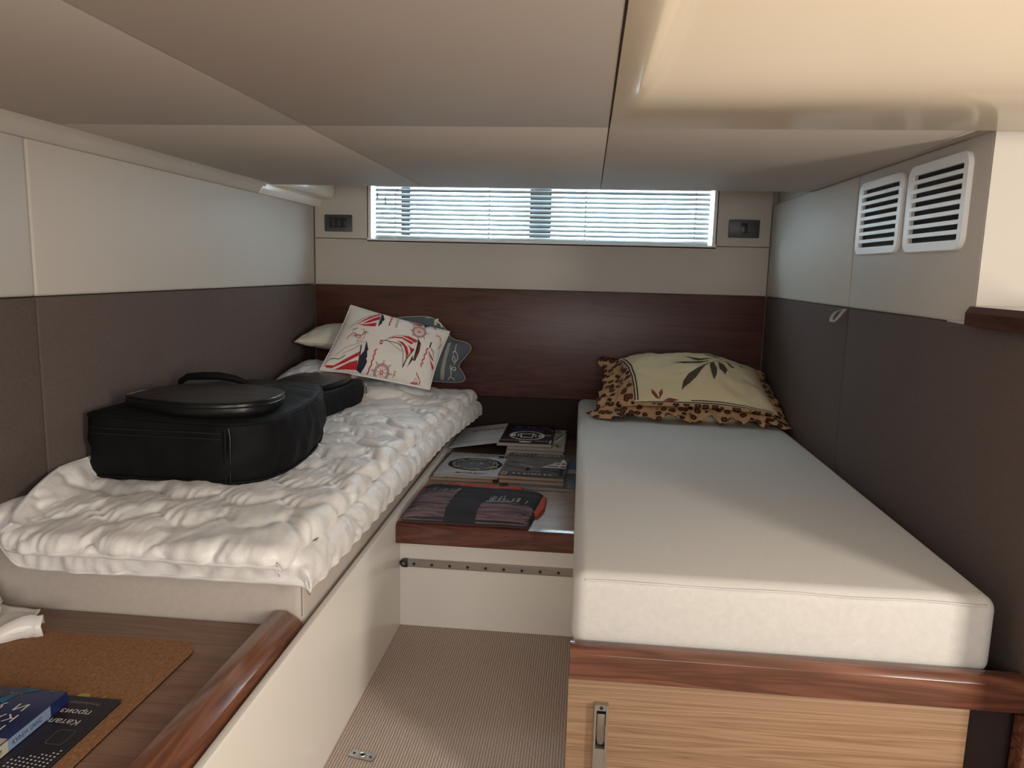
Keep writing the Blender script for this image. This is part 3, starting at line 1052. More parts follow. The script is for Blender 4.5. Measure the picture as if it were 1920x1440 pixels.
# slide rail with screws, mounted below the shelf
rl = thing('slide_rail', 'aluminium rail with a row of screws under the low shelf', 'rail', (-0.04, -1.214, 0.21))
V, F = prism_data([(0, -0.013), (0.007, -0.0125), (0.0095, -0.009), (0.0095, 0.009), (0.007, 0.0125), (0, 0.013)], (-0.286, -1.212, 0.2105), (0, -1, 0), (0, 0, 1), (1, 0, 0), 0.522)
new('rail_bar', V, F, 'aluminium', rl, smooth=True, angle=30)
cap = [(0.014, -0.0135), (0.014, 0.0135)] + [(0.002 - 0.0135 * math.sin(q), 0.0135 * math.cos(q)) for q in np.linspace(0, math.pi, 11)]
prism('end_cap', cap, (-0.2985, -1.212, 0.2105), (1, 0, 0), (0, 0, 1), (0, -1, 0), 0.0115, 'black_plastic', rl, 0.0012)
for i in range(10):
    x_ = -0.297 if i == 0 else -0.264 + (i - 1) * 0.0565
    V, F = merge([prism_data(circle2(0, 0, 0.0048, 0.0048, 14), (x_, -1.2214 - (0.0022 if i == 0 else 0), 0.2095), (1, 0, 0), (0, 0, 1), (0, -1, 0), 0.0013),
                  prism_data(circle2(0, 0, 0.002, 0.002, 8), (x_, -1.2225 - (0.0022 if i == 0 else 0), 0.2095), (1, 0, 0), (0, 0, 1), (0, -1, 0), 0.0009)])
    new('screw', V, F, 'steel' if i == 0 else 'screw', rl)

# ------------------------------------------------------------------ magazines
def magazine(label, x0, x1, y0, y1, z0, z1, cover, paper='paper', yaw=0.0, tilt=None, group='magazines on the low shelf', name='magazine', spine='left', spine_mat=None):
    w, d, h = x1 - x0, y1 - y0, z1 - z0
    t_ = thing(name, label, 'magazine', ((x0 + x1) / 2, (y0 + y1) / 2, z0), group)
    c_, s_ = math.cos(yaw), math.sin(yaw)
    if tilt is None:
        ex, ey = Vector((c_, s_, 0)), Vector((-s_, c_, 0))
    else:
        ex, ey = Vector((math.cos(tilt) * c_, math.cos(tilt) * s_, math.sin(tilt))), Vector((-s_, c_, 0))
    ez = ex.cross(ey)
    O = Vector((x0, y0, z0))
    q = 0.0009
    # paper block: slightly uneven leaf edges
    nl = 5
    V, F = merge([obox_data(O + ex * (0.002 + 0.0012 * ((k * 7) % 3 - 1) * 0.5) + ey * (0.0016 + 0.0009 * ((k * 5) % 3)) + ez * (q + (h - 2 * q) * k / nl), ex * (w - 0.004), ey * (d - 0.004), ez * ((h - 2 * q) / nl)) for k in range(nl)])
    new('pages', V, F, paper, t_)
    obox('front_cover', O + ez * (h - q), ex * w, ey * d, ez * q, cover, t_)
    obox('back_cover', O, ex * w, ey * d, ez * q, cover, t_)
    xo = -0.0004 if spine == 'left' else w - 0.0006
    obox('spine', O + ex * xo + ez * 0.0, ex * 0.001, ey * d, ez * h, spine_mat or cover, t_)
    return t_, plane_surf(O + ez * h, ex, ey), w, d


G2 = 'magazines in the tall stack'
zz_ = 0.3555
for k, (lab, dx, dy) in enumerate((('bottom magazine of the tall stack by the headboard', 0.004, -0.004), ('second magazine from the bottom of the tall stack', -0.003, 0.006), ('third magazine from the bottom of the tall stack', 0.003, -0.007))):
    magazine(lab, -0.066 + dx, 0.168 + dx, -0.452 + dy, -0.108 + dy, zz_, zz_ + 0.0154, ('gloss_taupe', 'gloss_dark_grey', 'gloss_grey')[k], group=G2)
    zz_ += 0.0157
t_, sf_, w, d = magazine('stone grey magazine sticking out below the black wheel cover', -0.062, 0.173, -0.448, -0.104, zz_, zz_ + 0.0154, 'gloss_stone', group=G2, spine='right', spine_mat='ink_white')
zz_ += 0.0157
put_letters([('ink', xf2(text2('AT', 0.052, 0.0, 0.012), (0.183, 0.283), (1, 0)))], sf_, t_)
put_print('cover_picture', [('ink_white', poly_tri([(0.186, 0.10), (0.226, 0.235), (0.230, 0.215), (0.200, 0.09)])), ('ink', poly_tri([(0.19, 0.13), (0.225, 0.262), (0.227, 0.255), (0.194, 0.125)])), ('ink', poly_tri([(0.196, 0.05), (0.2, 0.056), (0.215, 0.012), (0.208, 0.008)]))], sf_, t_, 0.0009)
# top: black cover with a big white steering wheel
t_, sf_, w, d = magazine('black magazine with white steering wheel cover on top of the stack', -0.103, 0.123, -0.459, -0.104, zz_, zz_ + 0.0145, 'gloss_black', group=G2)
ov = lambda rx, ry: circle2(0.114, 0.145, rx, ry, 36)
items = [('gloss_blueline', poly_tri([(0.035, 0.245), (0.175, 0.222), (0.176, 0.275), (0.05, 0.292)])),
         ('ink_white', ribbon(circle2(0.114, 0.145, 0.069, 0.078, 40), 0.011, True)),
         ('ink_white', poly_tri([(0.088, 0.10), (0.14, 0.10), (0.146, 0.185), (0.082, 0.185)])),
         ('ink_white', poly_tri([(0.05, 0.128), (0.08, 0.118), (0.08, 0.172), (0.05, 0.160)])), ('ink_white', poly_tri([(0.148, 0.118), (0.178, 0.128), (0.178, 0.160), (0.148, 0.172)])),
         ('ink', poly_tri([(0.094, 0.116), (0.134, 0.116), (0.137, 0.17), (0.091, 0.17)])), ('ink', poly_tri([(0.066, 0.124), (0.074, 0.124), (0.074, 0.166), (0.066, 0.166)])), ('ink', poly_tri([(0.154, 0.124), (0.162, 0.124), (0.162, 0.166), (0.154, 0.166)])),
         ('ink_grey', ribbon(circle2(0.114, 0.145, 0.012, 0.014, 16), 0.003, True)),
         ('ink_grey', ribbon([(0.18, 0.285), (0.2, 0.282), (0.215, 0.255), (0.218, 0.23)], 0.006)), ('ink_white', poly_tri([(0.188, 0.155), (0.214, 0.15), (0.213, 0.162), (0.19, 0.166)])),
         ('ink_white', poly_tri([(0.092, 0.006), (0.139, 0.006), (0.137, 0.028), (0.094, 0.03)])), ('ink_white', poly_tri([(0.212, 0.002), (0.22, 0.002), (0.222, 0.06), (0.216, 0.06)]))]
put_print('cover_picture', items, sf_, t_)
put_letters([('ink_white', xf2(text2('ДОРОГА И МОРЕ', 0.030, 0.0, 0.004, 1.12), (0.012, 0.036), (0.78, 0), (0, 0.85)))], sf_, t_, 0.0009)
put_letters([('ink_grey', fine_print(0.05, 0.303, 0.19, 0.022, 1))], sf_, t_, 0.0009)

# white magazine leaning between the bed rim and the stack
t_, sf_, w, d = magazine('white magazine leaning between left bed base and the stack', -0.292, -0.090, -0.470, -0.095, 0.4015, 0.4055, 'gloss_white', tilt=math.atan2(0.032, 0.20), group='magazines on the low shelf')
put_letters([('ink', xf2(text2('MOTOR BOAT', 0.032, 0.35, 0.012), (0.052, 0.262), (0.74, 0), (0, 1.25))), ('ink_grey', xf2(text2('IMPERIAL', 0.02, 0.0, 0.003, 1.7), (0.062, 0.052), (0.75, 0), (0, 1.3))), ('ink_grey', fine_print(0.142, 0.17, 0.19, 0.009, 2)), ('ink_grey', ribbon([(0.02, 0.095), (0.07, 0.09)], 0.001))], sf_, t_)

# two magazines at the left, the white one with the round picture on top
t_, sf_, w, d = magazine('taupe magazine lying under the white round picture magazine', -0.310, -0.074, -0.785, -0.420, 0.3555, 0.3665, 'gloss_taupe', 'paper_brown', spine_mat='gloss_taupe')
put_print('price_label', [('ink_white', poly_tri([(0.012, 0.003), (0.05, 0.003), (0.05, 0.026), (0.012, 0.026)])), ('ink', ribbon([(0.016, 0.01), (0.045, 0.01)], 0.003)), ('ink', ribbon([(0.016, 0.018), (0.04, 0.018)], 0.003))], sf_, t_)
t_, sf_, w, d = magazine('white magazine with dark round picture and 1-3 on its cover', -0.296, -0.058, -0.768, -0.444, 0.3667, 0.3785, 'gloss_white', yaw=-0.03)
random.seed(3)
rag = lambda r, a: [(0.128 + r * 1.12 * math.cos(q) * (1 + a * (random.random() - 0.5)), 0.152 + r * math.sin(q) * (1 + a * (random.random() - 0.5))) for q in np.linspace(0, 2 * math.pi, 44, endpoint=False)]
fan = lambda P: ([(0.128, 0.152)] + P, [(0, i + 1, (i + 1) % len(P) + 1) for i in range(len(P))])
put_print('cover_picture', [('ink', fan(rag(0.094, 0.06))), ('gloss_stone', fan(rag(0.082, 0.16))), ('ink', fan(rag(0.072, 0.2))), ('gloss_stone', fan(rag(0.067, 0.18))), ('gloss_dark_grey', fan(rag(0.061, 0.14))), ('gloss_navy' if False else 'gloss_sea', fan(rag(0.052, 0.05))),
                            ('ink', poly_tri([(0.2, 0.262), (0.234, 0.262), (0.234, 0.295), (0.2, 0.295)]))], sf_, t_)
put_letters([('ink_white', xf2(text2('1-3', 0.040, 0.2), (0.100, 0.148), (1, 0))), ('ink', xf2(text2('MOTOR BOAT', 0.024, 0.35, 0.012), (0.075, 0.008), (0.72, 0), (0, 1.35))), ('ink_grey', fine_print(0.11, 0.29, 0.19, 0.011, 3)), ('ink_grey', fine_print(0.115, 0.272, 0.19, 0.009, 4)), ('ink_white', xf2(text2('1', 0.03), (0.218, 0.268), (1, 0)))], sf_, t_, 0.0015)

# right pile: sky cover at the bottom, a thick one, the grey yacht cover on top
t_, sf_, w, d = magazine('magazine with blue sky and sea cover beside the right mattress', -0.012, 0.226, -0.845, -0.445, 0.3555, 0.3662, 'gloss_sea', 'paper', spine='right')
put_print('cover_picture', [('gloss_sky', poly_tri([(0.15, 0.26), (0.237, 0.26), (0.237, 0.399), (0.15, 0.399)])), ('gloss_haze', poly_tri([(0.15, 0.205), (0.237, 0.205), (0.237, 0.262), (0.15, 0.262)])), ('gloss_taupe', poly_tri([(0.15, 0.19), (0.237, 0.2), (0.237, 0.208), (0.15, 0.203)]))], sf_, t_)
magazine('thick brownish magazine beneath the grey yacht cover', -0.050, 0.186, -0.812, -0.462, 0.3664, 0.3792, 'gloss_taupe', 'paper_brown', yaw=-0.02)
t_, sf_, w, d = magazine('grey magazine with a big white yacht on its cover', -0.056, 0.185, -0.800, -0.452, 0.3794, 0.3915, 'gloss_grey', 'paper_brown', yaw=-0.035, spine_mat='ink_white')
yx = lambda pts: poly_tri(pts)
items = [('gloss_dark_grey', yx([(0, 0.29), (0.24, 0.29), (0.24, 0.347), (0, 0.347)])), ('gloss_dark_grey', yx([(0.012, 0.0), (0.24, 0.0), (0.24, 0.062), (0.012, 0.062)])),
         ('ink', yx([(0.005, 0.205), (0.045, 0.2), (0.085, 0.185), (0.06, 0.19), (0.03, 0.19)])), ('ink', ribbon([(0.012, 0.142), (0.08, 0.108), (0.14, 0.1), (0.165, 0.102)], 0.005)),
         ('ink', yx([(0.09, 0.08), (0.105, 0.08), (0.105, 0.118), (0.094, 0.12)])), ('ink_white', ribbon([(0.06, 0.165), (0.09, 0.15), (0.115, 0.13)], 0.005)),
         ('gloss_dark_grey', yx([(0.150, 0.048), (0.233, 0.035), (0.234, 0.135), (0.148, 0.13)])), ('ink', yx([(0.218, 0.03), (0.234, 0.03), (0.234, 0.125), (0.216, 0.12)])), ('ink', yx([(0.19, 0.085), (0.216, 0.066), (0.212, 0.09)])),
         ('ink_white', yx([(0.146, 0.133), (0.158, 0.152), (0.17, 0.175), (0.185, 0.19), (0.19, 0.215), (0.205, 0.222), (0.213, 0.215), (0.216, 0.262), (0.224, 0.27), (0.228, 0.25), (0.236, 0.22), (0.236, 0.135)])),
         ('ink', yx([(0.166, 0.152), (0.208, 0.150), (0.208, 0.163), (0.168, 0.162)])), ('ink', yx([(0.19, 0.192), (0.214, 0.19), (0.214, 0.2), (0.192, 0.2)])), ('ink', yx([(0.218, 0.15), (0.234, 0.15), (0.234, 0.165), (0.218, 0.165)])), ('ink', yx([(0.22, 0.19), (0.234, 0.19), (0.234, 0.208), (0.22, 0.208)])),
         ('ink_white', yx([(0.012, 0.006), (0.03, 0.006), (0.03, 0.045), (0.012, 0.045)])), ('ink_grey', yx([(0.015, 0.012), (0.027, 0.012), (0.027, 0.04), (0.015, 0.04)]))]
put_print('cover_picture', items, sf_, t_)
put_letters([('ink_mid', xf2(text2('MOTORBOAT', 0.055, 0.0, 0.01), (0.020, 0.293), (0.60, 0), (0, 1.15))), ('ink_white', fine_print(0.05, 0.025, 0.19, 0.014, 5))], sf_, t_, 0.0022)


# ------------------------------------------------------------------ soft bodies
def chaikin(P, n=2):
    for _ in range(n):
        Q = []
        for i in range(len(P)):
            a, b_ = np.array(P[i]), np.array(P[(i + 1) % len(P)])
            Q += [a * 0.75 + b_ * 0.25, a * 0.25 + b_ * 0.75]
        P = Q
    return [np.array(p) for p in P]


def resample(P, n):
    P = [np.array(p, float) for p in P]
    seg = [np.linalg.norm(P[(i + 1) % len(P)] - P[i]) for i in range(len(P))]
    tot = sum(seg)
    out = []
    for k in range(n):
        s = tot * k / n
        i = 0
        while s > seg[i]:
            s -= seg[i]
            i += 1
        out.append(P[i] + (P[(i + 1) % len(P)] - P[i]) * s / seg[i])
    return out


def soft_body(outline, z0, z1, bulge=0.006, dome=0.015, edge=0.012, n=120, wr=0.004, seed=0, ztop=None, flat=False, nr=12):
    """stuffed fabric body standing on z0: side wall rings, then a domed top closed to the centroid"""
    P = np.array(resample(outline, n))
    cen = P.mean(0)
    nx_ = np.roll(P, -1, 0) - np.roll(P, 1, 0)
    N2 = np.stack([nx_[:, 1], -nx_[:, 0]], 1)
    N2 /= np.linalg.norm(N2, axis=1, keepdims=True)
    if ((P - cen) * N2).sum() < 0:
        N2 = -N2
    H = z1 - z0
    rings = []
    zt = (lambda p: 0.0) if ztop is None else ztop

    def ring(off, zf, nz):
        out = []
        for i in range(n):
            p = P[i] + N2[i] * off
            arg = i / n
            w_ = wr * nz * (noise.noise(Vector((p[0] * 14, p[1] * 14, zf * 3 + seed))) + 0.6 * noise.noise(Vector((p[0] * 34 + zf * 4, p[1] * 34, zf * 5 + seed + 9))))
            p = p + N2[i] * w_
            out.append((p[0], p[1], z0 + zf * (H + zt(P[i]))))
        rings.append(out)
    if not flat:
        ring(-edge, 0.0, 0)
    ring(-edge * 0.25, min(0.06, edge * 0.4 / H), 0.3)
    for q in (0.15, 0.3, 0.45, 0.6, 0.75, 0.88):
        ring(bulge * math.sin(math.pi * q) - 0.0005, q, 1.0)
    ring(0.0, 0.95, 0.6)
    ring(-edge * 0.3, 0.99, 0.3)
    V = [p for r_ in rings for p in r_]
    base = np.array(rings[-1])
    c3 = np.array([cen[0], cen[1], base[:, 2].mean()])
    for k in range(1, nr):
        f = 1 - k / nr
        for i in range(n):
            p = c3 + (base[i] - c3) * np.array([f, f, f])
            p[2] += dome * (1 - f ** 2.2) + wr * 1.2 * (noise.noise(Vector((p[0] * 11, p[1] * 11, seed + 3))) + 0.5 * noise.noise(Vector((p[0] * 30, p[1] * 22, seed + 5)))) * min(1, 4 * (1 - f))
            V.append(tuple(p))
    nrow = len(V) // n
    F = grid_faces(n, nrow, True)
    V.append((c3[0], c3[1], c3[2] + dome))
    F += [((nrow - 1) * n + i, (nrow - 1) * n + (i + 1) % n, len(V) - 1) for i in range(n)]
    F.append(tuple(range(n - 1, -1, -1)))
    top = [(p[0], p[1], p[2]) for p in rings[-2]]
    # orientation
    area_ = sum(P[i][0] * P[(i + 1) % n][1] - P[(i + 1) % n][0] * P[i][1] for i in range(n))
    if area_ < 0:
        F = [tuple(reversed(f)) for f in F]
    return V, F, top


# ------------------------------------------------------------------ black soft bag on the quilt
bag = thing('carry_bag', 'large black soft bag with wide body and narrow end on the quilt', 'bag', (-0.76, -1.2, 0.572))
body = chaikin([(-1.0, -1.668), (-0.99, -1.672), (-0.80, -1.676), (-0.632, -1.676), (-0.60, -1.668), (-0.555, -1.62), (-0.535, -1.52), (-0.545, -1.32), (-0.59, -1.12), (-0.66, -0.94), (-0.70, -0.84), (-0.93, -0.83), (-0.98, -0.95), (-1.0, -1.3)], 1)
V, F, top = soft_body(body, 0.572, 0.738, 0.008, 0.022, 0.012, 150, 0.011, 1, ztop=lambda p: 0.010 * float(ss(-0.7, -1.0, p[0])) - 0.03 * float(ss(-1.25, -0.85, p[1])))
new('bag_body', V, F, 'nylon_black', bag, smooth=True, angle=70)
tube('top_piping', top, 0.0048, 'nylon_black', bag, 6, closed=True)
lowr = [(p[0], p[1], 0.581) for p in resample(body, 110)]
tube('bottom_piping', lowr, 0.004, 'nylon_black', bag, 6, closed=True)
# front panel seams
tube('front_seam', [(-0.636, -1.681, 0.585), (-0.634, -1.685, 0.64), (-0.633, -1.684, 0.70), (-0.637, -1.680, 0.722)], 0.004, 'nylon_black', bag, 6)
tube('front_seam', [(-0.625, -1.680, 0.585), (-0.622, -1.684, 0.64), (-0.621, -1.683, 0.70), (-0.626, -1.680, 0.722)], 0.0022, 'vinyl_black', bag, 6)
tube('zip_line', [(x_, -1.6845 - 0.0015 * math.sin((x_ + 1) * 8), 0.7085 + 0.006 * (-0.63 - x_)) for x_ in np.linspace(-0.985, -0.64, 16)], 0.0025, 'vinyl_black', bag, 6)
tube('zip_line', [(x_, -1.6855 - 0.0015 * math.sin((x_ + 1) * 8), 0.6945 + 0.006 * (-0.63 - x_)) for x_ in np.linspace(-0.985, -0.64, 16)], 0.0018, 'vinyl_black', bag, 6)
neck = chaikin([(-0.93, -0.93), (-0.90, -0.95), (-0.73, -0.95), (-0.70, -0.92), (-0.675, -0.70), (-0.652, -0.52), (-0.655, -0.47), (-0.70, -0.43), (-0.88, -0.43), (-0.925, -0.47), (-0.93, -0.7)], 1)
V, F, top = soft_body(neck, 0.574, 0.668, 0.006, 0.006, 0.010, 100, 0.004, 4, ztop=lambda p: 0.018 * float(ss(-0.75, -0.95, p[1])))
new('bag_neck', V, F, 'nylon_black', bag, smooth=True, angle=70)
tube('neck_piping', top, 0.0042, 'nylon_black', bag, 6, closed=True)
pk = chaikin([(-0.955, -1.575), (-0.945, -1.60), (-0.80, -1.655), (-0.66, -1.655), (-0.585, -1.60), (-0.565, -1.50), (-0.60, -1.39), (-0.72, -1.34), (-0.88, -1.36), (-0.945, -1.44)], 2)
V, F, top = soft_body(pk, 0.738, 0.778, 0.004, 0.004, 0.006, 110, 0.002, 8)
new('round_pocket', V, F, 'vinyl_black', bag, smooth=True, angle=60)
tube('pocket_piping', top, 0.0032, 'vinyl_black', bag, 6, closed=True)
cen = np.mean([p[:2] for p in top], 0)
tube('pocket_zip', [(p[0] + (p[0] - cen[0]) * 0.012, p[1] + (p[1] - cen[1]) * 0.012, p[2] - 0.011) for p in top], 0.0024, 'vinyl_black', bag, 6, closed=True)
npk = chaikin([(-0.905, -0.86), (-0.80, -0.88), (-0.72, -0.84), (-0.685, -0.70), (-0.675, -0.56), (-0.70, -0.49), (-0.80, -0.47), (-0.89, -0.49), (-0.91, -0.62)], 2)
V, F, top = soft_body(npk, 0.668, 0.694, 0.003, 0.004, 0.005, 90, 0.0015, 12)
new('neck_pocket', V, F, 'vinyl_black', bag, smooth=True, angle=60)
tube('pocket_piping', top, 0.003, 'vinyl_black', bag, 6, closed=True)
hp = [(-0.985, -1.27, 0.735), (-0.975, -1.275, 0.768), (-0.95, -1.28, 0.783), (-0.90, -1.285, 0.788), (-0.85, -1.285, 0.790), (-0.80, -1.28, 0.783), (-0.77, -1.275, 0.770), (-0.755, -1.27, 0.745)]
tube('carry_handle', hp, [0.008, 0.009, 0.0105, 0.012, 0.012, 0.0105, 0.009, 0.008], 'nylon_black', bag, 10)
V, F = merge([tube_data([(-0.634, -0.505, 0.661), (-0.632, -0.508, 0.650)], 0.0035, 6), obox_data((-0.641, -0.512, 0.622), (0.005, -0.001, 0), (0, 0.003, 0), (0, 0, 0.030)), obox_data((-0.631, -0.515, 0.620), (0.005, 0, 0), (0, 0.003, 0), (0, 0, 0.030))])
new('zip_pull', V, F, 'steel', bag)


# ------------------------------------------------------------------ pillows
def pillow_surf(BL, BR, TL, TR, thick, pinch=0.05, seed=0, wr=0.004, p=2.6, sag=0.0):
    BL, BR, TL, TR = [np.array(q, float) for q in (BL, BR, TL, TR)]
    nrm = np.cross(BR - BL, TL - BL)
    nrm /= np.linalg.norm(nrm)

    def f(u, v_, h=0.0, side=1):
        uu = u * (1 - pinch * (1 - v_ * v_))
        vv = v_ * (1 - pinch * (1 - u * u))
        a, b_ = (uu + 1) / 2, (vv + 1) / 2
        P = BL * (1 - a) * (1 - b_) + BR * a * (1 - b_) + TL * (1 - a) * b_ + TR * a * b_
        prof = ((1 - min(1, abs(u)) ** p) * (1 - min(1, abs(v_)) ** p)) ** 0.55
        w_ = noise.noise(Vector((u * 2.2 + seed, v_ * 2.2, side))) * 1.2 + noise.noise(Vector((u * 6 + seed, v_ * 5, side + 4))) * 0.6 + noise.noise(Vector((u * 14 + seed, v_ * 9, side + 8))) * 0.22
        edge_ = min(1, 6 * (1 - max(abs(u), abs(v_))))
        return P + nrm * side * (thick * prof + wr * w_ * edge_ + h) - np.array((0, 0, 1)) * sag * prof
    return f, nrm


def pillow(name, label, corners, thick, mat, pinch=0.05, seed=0, wr=0.004, n=56, region=None, extra_mat=None, p=2.6, piping=None, cat='pillow', group=None):
    sf_, nrm = pillow_surf(*corners, thick, pinch, seed, wr, p)
    us = [math.sin(q * math.pi / 2) for q in np.linspace(-1, 1, n)]
    us = [0.35 * a + 0.65 * b_ for a, b_ in zip(us, np.linspace(-1, 1, n))]
    c = np.mean([np.array(q) for q in corners], 0)
    t_ = thing(name, label, cat, (c[0], c[1], min(q[2] for q in corners)), group)
    V, F, mi = [], [], []
    for side in (1, -1):
        for v_ in us:
            for u in us:
                V.append(tuple(sf_(u, v_, 0, side)))
    g = grid_faces(n, n)
    F = list(g) + [tuple(reversed([i + n * n for i in f])) for f in g]
    if region:
        for k, f in enumerate(F):
            i = f[0] % (n * n)
            mi.append(1 if region(us[i % n], us[i // n]) else 0)
    o = new('pillow_case', V, F, [mat] + ([extra_mat] if extra_mat else []), t_, smooth=True, mi=mi or None)
    if piping:
        ed = [(u, -1) for u in np.linspace(-1, 1, 30)] + [(1, v_) for v_ in np.linspace(-1, 1, 30)][1:] + [(u, 1) for u in np.linspace(1, -1, 30)][1:] + [(-1, v_) for v_ in np.linspace(1, -1, 30)][1:-1]
        tube('edge_piping', [tuple(sf_(u, v_)) for u, v_ in ed], 0.0035, piping, t_, 6, closed=True)
    return t_, sf_


# two plain pillows at the wall
pillow('pillow', 'pale grey white pillow at the bottom of the pile by the left wall', [(-1.0, -0.57, 0.655), (-0.79, -0.52, 0.635), (-0.985, -0.28, 0.70), (-0.70, -0.26, 0.67)], 0.055, 'cotton_grey', 0.04, 3, 0.006, 44, p=2.4)
pillow('pillow', 'cream pillow stacked above the pale grey white one in the corner', [(-0.998, -0.34, 0.800), (-0.775, -0.31, 0.79), (-0.985, -0.06, 0.845), (-0.62, -0.05, 0.83)], 0.050, 'cotton_cream', 0.06, 9, 0.005, 44, p=2.0)

# slate blue pillow behind, crumpled into a star shape
outl = [(-0.71, 0.80), (-0.64, 0.895), (-0.55, 0.905), (-0.466, 0.908), (-0.423, 0.886), (-0.39, 0.85), (-0.362, 0.805), (-0.30, 0.799), (-0.268, 0.775), (-0.295, 0.735), (-0.336, 0.69), (-0.31, 0.655), (-0.296, 0.63), (-0.315, 0.612), (-0.42, 0.612), (-0.60, 0.62), (-0.735, 0.66)]
O2 = np.array(resample(chaikin(outl, 1), 110))
c2 = np.array((-0.47, 0.74))
bp = thing('pillow', 'slate blue pillow with rope knots behind the red sailboat pillow', 'pillow', (-0.47, -0.068, 0.612))
def blue_surf(f, i, side):
    p2 = c2 + (O2[i % 110] - c2) * f
    T = 0.040 * (1 - f ** 2.6) ** 0.6
    w_ = 0.006 * noise.noise(Vector((p2[0] * 14, p2[1] * 14, side))) * min(1, 5 * (1 - f))
    return (p2[0], -0.068 - side * (T + w_), p2[1])


V, F = [], []
fr = [math.sin(q * math.pi / 2) for q in np.linspace(1, 0.06, 16)]
for side in (1, -1):
    b0 = len(V)
    for f in fr:
        V += [blue_surf(f, i, side) for i in range(110)]
    g = grid_faces(110, 16, True)
    V.append(blue_surf(0.0, 0, side))
    g += [(15 * 110 + i, 15 * 110 + (i + 1) % 110, len(V) - 1 - b0) for i in range(110)]
    F += [tuple(q + b0 for q in (f if side == -1 else reversed(f))) for f in g]
new('pillow_case', V, F, 'cotton_blue', bp, smooth=True)
tube('edge_piping', [(p[0], -0.068, p[1]) for p in O2], 0.0032, 'cotton_sage', bp, 6, closed=True)
bl_pts = np.array([blue_surf(f, i, 1) for f in fr for i in range(110)])
def blue_print(u, v_, h):
    d2 = (bl_pts[:, 0] - u) ** 2 + (bl_pts[:, 2] - v_) ** 2
    k = np.argsort(d2)[:6]
    w_ = 1 / (d2[k] + 1e-6)
    return (u, float((bl_pts[k, 1] * w_).sum() / w_.sum()) - h, v_)


ZX = lambda px, py: (-0.466 + (px - 150) * 0.000213, 0.908 - (py - 50) * 0.000236)     # layout grid of the rope print
band = [ZX(640, 520), ZX(600, 700), ZX(545, 860), ZX(520, 1050), ZX(490, 1260), ZX(415, 1260), ZX(430, 1060), ZX(470, 880), ZX(520, 700), ZX(575, 540)]
put_print('sage_band', [('cotton_sage', poly_tri(band))], blue_print, bp, 0.001, 0.012)
knots = [[ZX(755, 560), ZX(735, 680), ZX(790, 760), ZX(780, 850), ZX(720, 905), ZX(670, 850), ZX(700, 760), ZX(745, 860), ZX(705, 950)], [ZX(735, 690), ZX(690, 690), ZX(700, 740)],
         [ZX(640, 960), ZX(630, 1010), ZX(690, 1050), ZX(745, 1060), ZX(740, 1015), ZX(690, 990), ZX(650, 1030), ZX(655, 1110), ZX(640, 1190)], [ZX(580, 1260), ZX(590, 1215), ZX(640, 1195), ZX(700, 1220), ZX(715, 1270)]]
put_print('rope_print', [('cream_bright', dashes(k_, 0.0042, 0.0058, 0.0026)) for k_ in knots], blue_print, bp, 0.002, 0.012)
bow = [poly_tri([ZX(260, 120), ZX(310, 80), ZX(350, 90), ZX(345, 150), ZX(300, 215), ZX(265, 190)]), ribbon([ZX(350, 150), ZX(400, 190), ZX(430, 250)], 0.006)]
put_print('flower_print', [('cream_bright', bow[0]), ('cream_bright', bow[1]), ('cotton_sage', poly_tri([ZX(40, 85), ZX(150, 45), ZX(230, 75), ZX(130, 80)]))], blue_print, bp, 0.002, 0.012)

# white pillow printed with red sailboats
CN = ((-0.839, -0.46, 0.704), (-0.416, -0.3, 0.612), (-0.774, -0.25, 0.957), (-0.349, -0.2, 0.853))
sp, ssf = pillow('pillow', 'white pillow printed with red striped sailboats and ship wheels', CN, 0.062, 'cotton_white', 0.035, 21, 0.0035, 60, p=2.8, piping='piping_white')


def inv_bil(px, py, BLp=(30, 960), BRp=(1530, 1210), TLp=(485, 80), TRp=(1815, 460)):
    BLp, BRp, TLp, TRp = [np.array(q, float) for q in (BLp, BRp, TLp, TRp)]
    a, b_ = 0.5, 0.5
    for _ in range(12):
        P = BLp * (1 - a) * (1 - b_) + BRp * a * (1 - b_) + TLp * (1 - a) * b_ + TRp * a * b_
        r_ = np.array((px, py)) - P
        Ja = (BRp - BLp) * (1 - b_) + (TRp - TLp) * b_
        Jb = (TLp - BLp) * (1 - a) + (TRp - BRp) * a
        d = np.linalg.solve(np.stack([Ja, Jb], 1), r_)
        a, b_ = a + d[0], b_ + d[1]
    return (min(0.985, max(-0.985, 2 * a - 1)), min(0.985, max(-0.985, 2 * b_ - 1)))


def motif(name, items, lift=0.0012):
    """items drawn on the cloth layout grid, mapped to the pillow's own u, v"""
    out = []
    for mt_, (v2, f2) in items:
        out.append((mt_, ([inv_bil(*p) for p in v2], f2)))
    return put_print(name, out, lambda u, v_, h: ssf(u, v_, h), sp, lift, 0.06)


